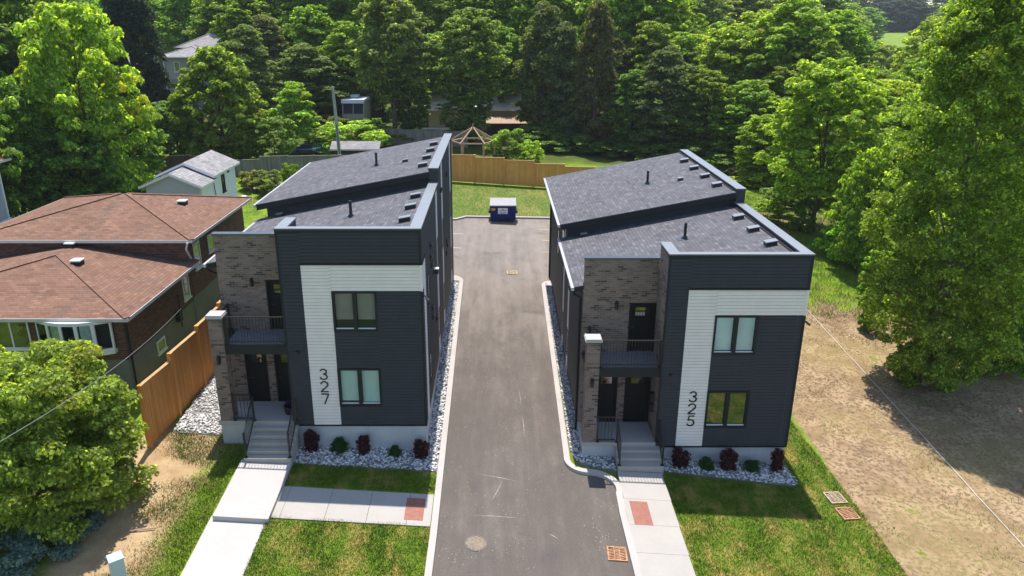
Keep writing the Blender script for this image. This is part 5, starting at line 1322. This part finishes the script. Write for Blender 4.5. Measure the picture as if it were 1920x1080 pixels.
PROTO = {}
def proto(kind, h, r, env, nb, nc, per, size, z0, bough_r, clump_r, mat='leaf', bark='bark', flat=.5, up=.6, inner=.35, droop=0., base_r=None, dz=.75):
    vs = []; B = []
    for i in range(nb):
        t = z0 + (1 - z0) * ((i + RNG.random()) / nb); a = i * 2.399 + RNG.normal(0, .35); u = math.sqrt(RNG.uniform(inner, 1)) * .82
        R_ = r * env((t - z0) / (1 - z0)) * u; B.append((R_ * math.cos(a), R_ * math.sin(a), t * h * .95))
    B = np.array(B); bv = RNG.random(nb)
    bi = np.repeat(np.arange(nb), nc); off = rot_dirs(nb * nc) * (RNG.uniform(.25, 1, nb * nc) ** .5)[:, None] * bough_r
    off[:, 2] *= dz; C = B[bi] + off
    C[:, 2] = np.clip(C[:, 2], .02 * h + clump_r * .3, h - clump_r * .35)
    V, ra, cl = leaves(C, RNG.uniform(.7, 1.25, len(C)) * clump_r, per, size, flat, up, droop, bv[bi])
    cr = np_mesh('crown', V, 4, mat, {'rnd': ra, 'clp': cl})
    mb = MB(); limbs(mb, B[::max(1, nb // 16)], h, r, base_r=base_r); tk = mb.build('trunk', bark, smooth=True)
    for o in (cr, tk): COL.objects.unlink(o)
    PROTO.setdefault(kind, []).append((h, r, cr, tk))

dome = lambda t: math.sin(math.pi * min(1, .14 + .80 * t)) ** .65
oval = lambda t: math.sin(math.pi * min(1, .10 + .86 * t)) ** .8
cone = lambda t: (1 - t) ** .75 * .95 + .05
column = lambda t: min(1, (1 - t) * 2.2 + .08) ** .8 * (.75 + .25 * math.sin(t * 3))
for _ in range(2): proto('maple', 11, 5, dome, 38, 15, 68, .165, .10, 1.65, .58, flat=.62, droop=.10)
for _ in range(3): proto('tall', 18, 4.5, oval, 48, 14, 58, .19, .08, 1.7, .62, flat=.72)
for _ in range(2): proto('tallhigh', 15, 4.3, oval, 38, 14, 58, .17, .32, 1.5, .56, flat=.72, base_r=.28)
for _ in range(2): proto('cedar', 16, 3, column, 60, 7, 85, .15, .02, .8, .62, mat='needle', flat=.75, up=.25, inner=.5, droop=.25)
proto('spruce', 20, 5, cone, 90, 7, 95, .16, .04, 1.1, .85, mat='needle', flat=.30, up=.35, inner=.45, droop=.55)
for _ in range(2): proto('bush', 3.5, 2.2, dome, 16, 8, 75, .11, .05, .65, .42, flat=.6, base_r=.05)
proto('roundmaple', 9, 4.6, lambda t: math.sin(math.pi * min(1, .24 + .74 * t)) ** .85, 40, 15, 68, .15, .10, 1.35, .52, flat=.62, droop=.1)
proto('bushy', 5, 2.6, dome, 16, 9, 80, .12, .34, .75, .48, flat=.5, base_r=.07)
proto('slim', 7.5, 2.1, lambda t: math.sin(math.pi * min(1, .22 + .74 * t)) ** .9, 24, 8, 85, .13, .22, .62, .46, flat=.55, base_r=.07)
proto('locust', 13, 4.2, dome, 44, 13, 68, .15, .24, 1.45, .54, flat=.5, droop=.15, base_r=.17)
proto('near', 18, 4.6, lambda t: math.sin(math.pi * min(1, .17 + .80 * t)) ** .75 * (1 + .14 * math.sin(t * 23)), 125, 15, 66, .095, .10, 1.5, .50, flat=.78, bark='bark_pale', base_r=.24)

def plant(name, label, cat, kind, x, y, h, r, col, yel, group=None, rz=None, trunk=True, corr=False):
    ph, pr, cr, tk = PROTO[kind][random.randrange(len(PROTO[kind]))]
    if corr: x, y = K(x, y)
    e = empty(name, (x, y, G(x, y) - .05), random.uniform(0, 6.28) if rz is None else rz, label, cat, group)
    e.scale = (r / pr, r / pr, h / ph)
    c = cr.copy(); COL.objects.link(c); c.parent = e
    j = lambda v: v * random.uniform(.9, 1.1)
    c.color = (j(TINT[col][0]), j(TINT[col][1]), j(TINT[col][2]), yel)
    if trunk: t = tk.copy(); COL.objects.link(t); t.parent = e
    return e
KN = {'maple': 'maple_tree', 'roundmaple': 'maple_tree', 'tall': 'leafy_tree', 'tallhigh': 'leafy_tree', 'cedar': 'cedar_tree', 'spruce': 'spruce_tree', 'bush': 'shrub', 'bushy': 'small_tree', 'slim': 'young_tree', 'locust': 'leafy_tree', 'near': 'leafy_tree'}
for kd, x, y, h, r, c, yl, lab in TREES: plant(KN[kd], lab, 'bush' if kd == 'bush' else 'tree', kd, x, y, h, r, c, yl)
FL = {'L': ('leafy tree in the background wood behind the maples on the left', 'background wood, left'), 'E': ('olive evergreen in the background row, half hidden by nearer trees', 'background evergreens'),
      'C': ('leafy tree in the background wood behind the tall evergreens', 'background wood, centre'), 'R': ('leafy green tree in the dense wood right of house 325', 'background wood, right'), 'F': ('small far-off tree along the skyline', 'skyline trees')}
for kd, x, y, h, r, c, yl, g in FILL: plant(KN[kd], FL[g][0], 'tree', kd, x, y, h, r, c, yl, FL[g][1])
for kd, x, y, h, r, c, yl in BUSH:
    lab, g = (('wild green shrub growing at the wood edge beside the dirt lot', 'shrubs beside the dirt lot') if x > 14 else ('shaded undergrowth shrub below the tall evergreens', 'undergrowth shrubs') if y > 68 else ('garden shrub growing along the grey board fence', 'shrubs along the grey fence'))
    plant('shrub', lab, 'bush', kd, x, y, h, r, c, yl, g)

# foreground bush, low junipers, foundation planting
proto('front', 5.2, 3.1, lambda t: math.sin(math.pi * min(1, .30 + .62 * t)) ** .5, 52, 12, 125, .075, .10, .80, .44, flat=.55, up=.5, base_r=.08)
TINT['front'] = (.235, .300, .052); TINT['wine'] = (.075, .020, .026); TINT['box'] = (.035, .105, .018); TINT['juniper'] = (.17, .235, .215)
plant('garden_bush', 'big yellow-green bush in the lower left foreground in front of the bungalow', 'bush', 'front', -13.9, 20.3, 5.3, 2.95, 'front', .12, corr=True)
plant('garden_bush', 'leafy bush at the left edge in front of the bungalow windows, behind the foreground bush', 'bush', 'front', -18.2, 22.0, 5.5, 2.5, 'front', .1, corr=True)
proto('juniper', .8, 1.5, lambda t: 1, 22, 6, 90, .05, .1, .35, .28, mat='needle', flat=.5, base_r=.02)
for i, (x, y) in enumerate(((-14.2, 17.6), (-13.2, 18.5), (-12.75, 19.35))):
    plant('juniper', ('silvery blue juniper nearest the lower left corner, under the foreground bush', 'silvery blue juniper under the foreground bush, in the middle of three', 'small silvery juniper at the end nearest the dirt strip, under the foreground bush')[i], 'shrub', 'juniper', x, y, (.7, .6, .5)[i], (1.3, 1.0, .7)[i], 'juniper', 0, corr=True)
proto('ball', .75, .42, lambda t: math.sin(math.pi * min(1, .28 + .66 * t)) ** .5, 26, 6, 70, .026, .12, .15, .11, flat=.8, up=.3, base_r=.012)
proto('barberry', .95, .5, lambda t: (.55 + .6 * t) * (1 if t < .75 else 1 - (t - .75) * 2.2), 30, 6, 22, .045, .08, .20, .11, flat=.9, up=.1, base_r=.014)
PLANTS = [(-6.73, 23.98, 'w'), (-5.75, 24.0, 'g'), (-4.84, 23.98, 'w'), (-3.71, 23.93, 'g'), (-2.75, 23.95, 'w'), (6.85, 24.33, 'w'), (7.82, 24.3, 'g'), (8.64, 24.3, 'w'), (9.55, 24.36, 'g'), (10.48, 24.38, 'w')]
WHERE = ['beside the front steps of house 327', 'first green one from the steps of house 327', 'in the middle of the bed of house 327', 'second green one from the steps of house 327', 'at the driveway end of the bed of house 327',
         'beside the front steps of house 325', 'first green one from the steps of house 325', 'in the middle of the bed of house 325', 'second green one from the steps of house 325', 'at the dirt lot end of the bed of house 325']
for (x, y, t), wh in zip(PLANTS, WHERE):
    if t == 'w': plant('barberry_shrub', 'wine-red shrub in white stones ' + wh, 'shrub', 'barberry', x, y, random.uniform(.60, 1.0), random.uniform(.24, .38), 'wine', 0, 'foundation planting', corr=True)
    else: plant('boxwood_shrub', 'clipped green ball shrub in stones, ' + wh, 'shrub', 'ball', x, y, random.uniform(.44, .60), random.uniform(.22, .30), 'box', 0, 'foundation planting', corr=True)
# white blossom clusters on the bush right of the gazebo
# planter flowers
V, ra, cl = leaves(np.array([[0, 0, .42], [.08, .05, .48], [-.07, .03, .46]]), np.array([.16, .12, .12]), 90, .03)
fo = np_mesh('flowers', V, 4, 'leaf', {'rnd': ra, 'clp': cl}, parent=pl); fo.color = (.07, .03, .13, 0)
# dead fallen branches
fb = MB()
for k in range(3):
    x0, y0, z0 = 24.6 + k * .5, 71 - k * .5, 0
    pts = [(22.0 + k * .4 - .3, 69.5 - k * 1.2), (23.6 + k * .4, 70.3 - k), (25.5, 71.2 - k * .7), (27.3, 71.9 - k * .5)]
    fb.tube([(x, y, G(x, y) + .35 + .5 * i + .2 * k) for i, (x, y) in enumerate(pts)], [.03, .05, .08, .1], 6)
    for q in range(5):
        i = q % 3; x, y = pts[i]; z = G(x, y) + .35 + .5 * i + .2 * k
        fb.tube([(x + .3 * q, y, z + .1), (x - .5 + .3 * q, y - .8, z + .5), (x - 1.0 + .2 * q, y - 1.0, z + .35 + .12 * q)], [.03, .02, .008], 5)
MAT['dead_wood'] = simple('dead_dry_wood', (.36, .27, .19), .9, .1, var=.2)
tag(fb.build('fallen_branches', 'dead_wood'), 'bare dead branches fallen at the wood edge behind house 325', 'branches')

# ------------------------------------------------------------------ sun, sky, camera
w = bpy.data.worlds.new('World'); SC.world = w; w.use_nodes = True; nt = w.node_tree
sky = nt.nodes.new('ShaderNodeTexSky'); sky.sky_type = 'NISHITA'; sky.sun_disc = False
D = Vector((.2, -3.2, -8.6)).normalized()
sky.sun_elevation = math.asin(-D.z); sky.sun_rotation = math.atan2(-D.x, -D.y)
sky.air_density = 1.0; sky.dust_density = .6; sky.ozone_density = 1.2
bgn = nt.nodes['Background']; nt.links.new(sky.outputs[0], bgn.inputs[0]); bgn.inputs[1].default_value = .15
sun = bpy.data.lights.new('sun', 'SUN'); sun.energy = 4.7; sun.angle = R(.53); sun.color = (1, .955, .88)
so = bpy.data.objects.new('sun', sun); COL.objects.link(so); so.rotation_euler = D.to_track_quat('-Z', 'Y').to_euler(); so.location = (0, 40, 60)

hz_ = MB().box(-700, 700, -320, 1100, -12, 62)
MAT['haze'] = bpy.data.materials.new('thin_summer_haze'); MAT['haze'].use_nodes = True; hn = MAT['haze'].node_tree
hn.nodes.remove(hn.nodes['Principled BSDF']); pv = hn.nodes.new('ShaderNodeVolumePrincipled'); pv.inputs['Color'].default_value = (.88, .94, 1, 1); pv.inputs['Density'].default_value = .00019; pv.inputs['Anisotropy'].default_value = .1
hn.links.new(pv.outputs[0], hn.nodes['Material Output'].inputs['Volume'])
tag(hz_.build('haze', 'haze'), kind='stuff')

cam = bpy.data.cameras.new('camera'); co = bpy.data.objects.new('camera', cam); COL.objects.link(co); SC.camera = co
co.location = (0, 0, 15); co.rotation_euler = (R(90) - math.atan(498 / 1412), 0, 0)
cam.sensor_width = 36; cam.lens = 36 * 1412 / 1920; cam.shift_x = 29 / 1920; cam.clip_end = 5000; cam.clip_start = .5

SC.view_settings.view_transform = 'Standard'; SC.view_settings.look = 'None'; SC.view_settings.exposure = 0.6; SC.view_settings.gamma = 1
SC.render.engine = 'CYCLES'; SC.cycles.max_bounces = 9; SC.cycles.diffuse_bounces = 5; SC.cycles.glossy_bounces = 3; SC.cycles.transmission_bounces = 3; SC.cycles.transparent_max_bounces = 6
SC.cycles.use_denoising = True; SC.cycles.sample_clamp_indirect = 6
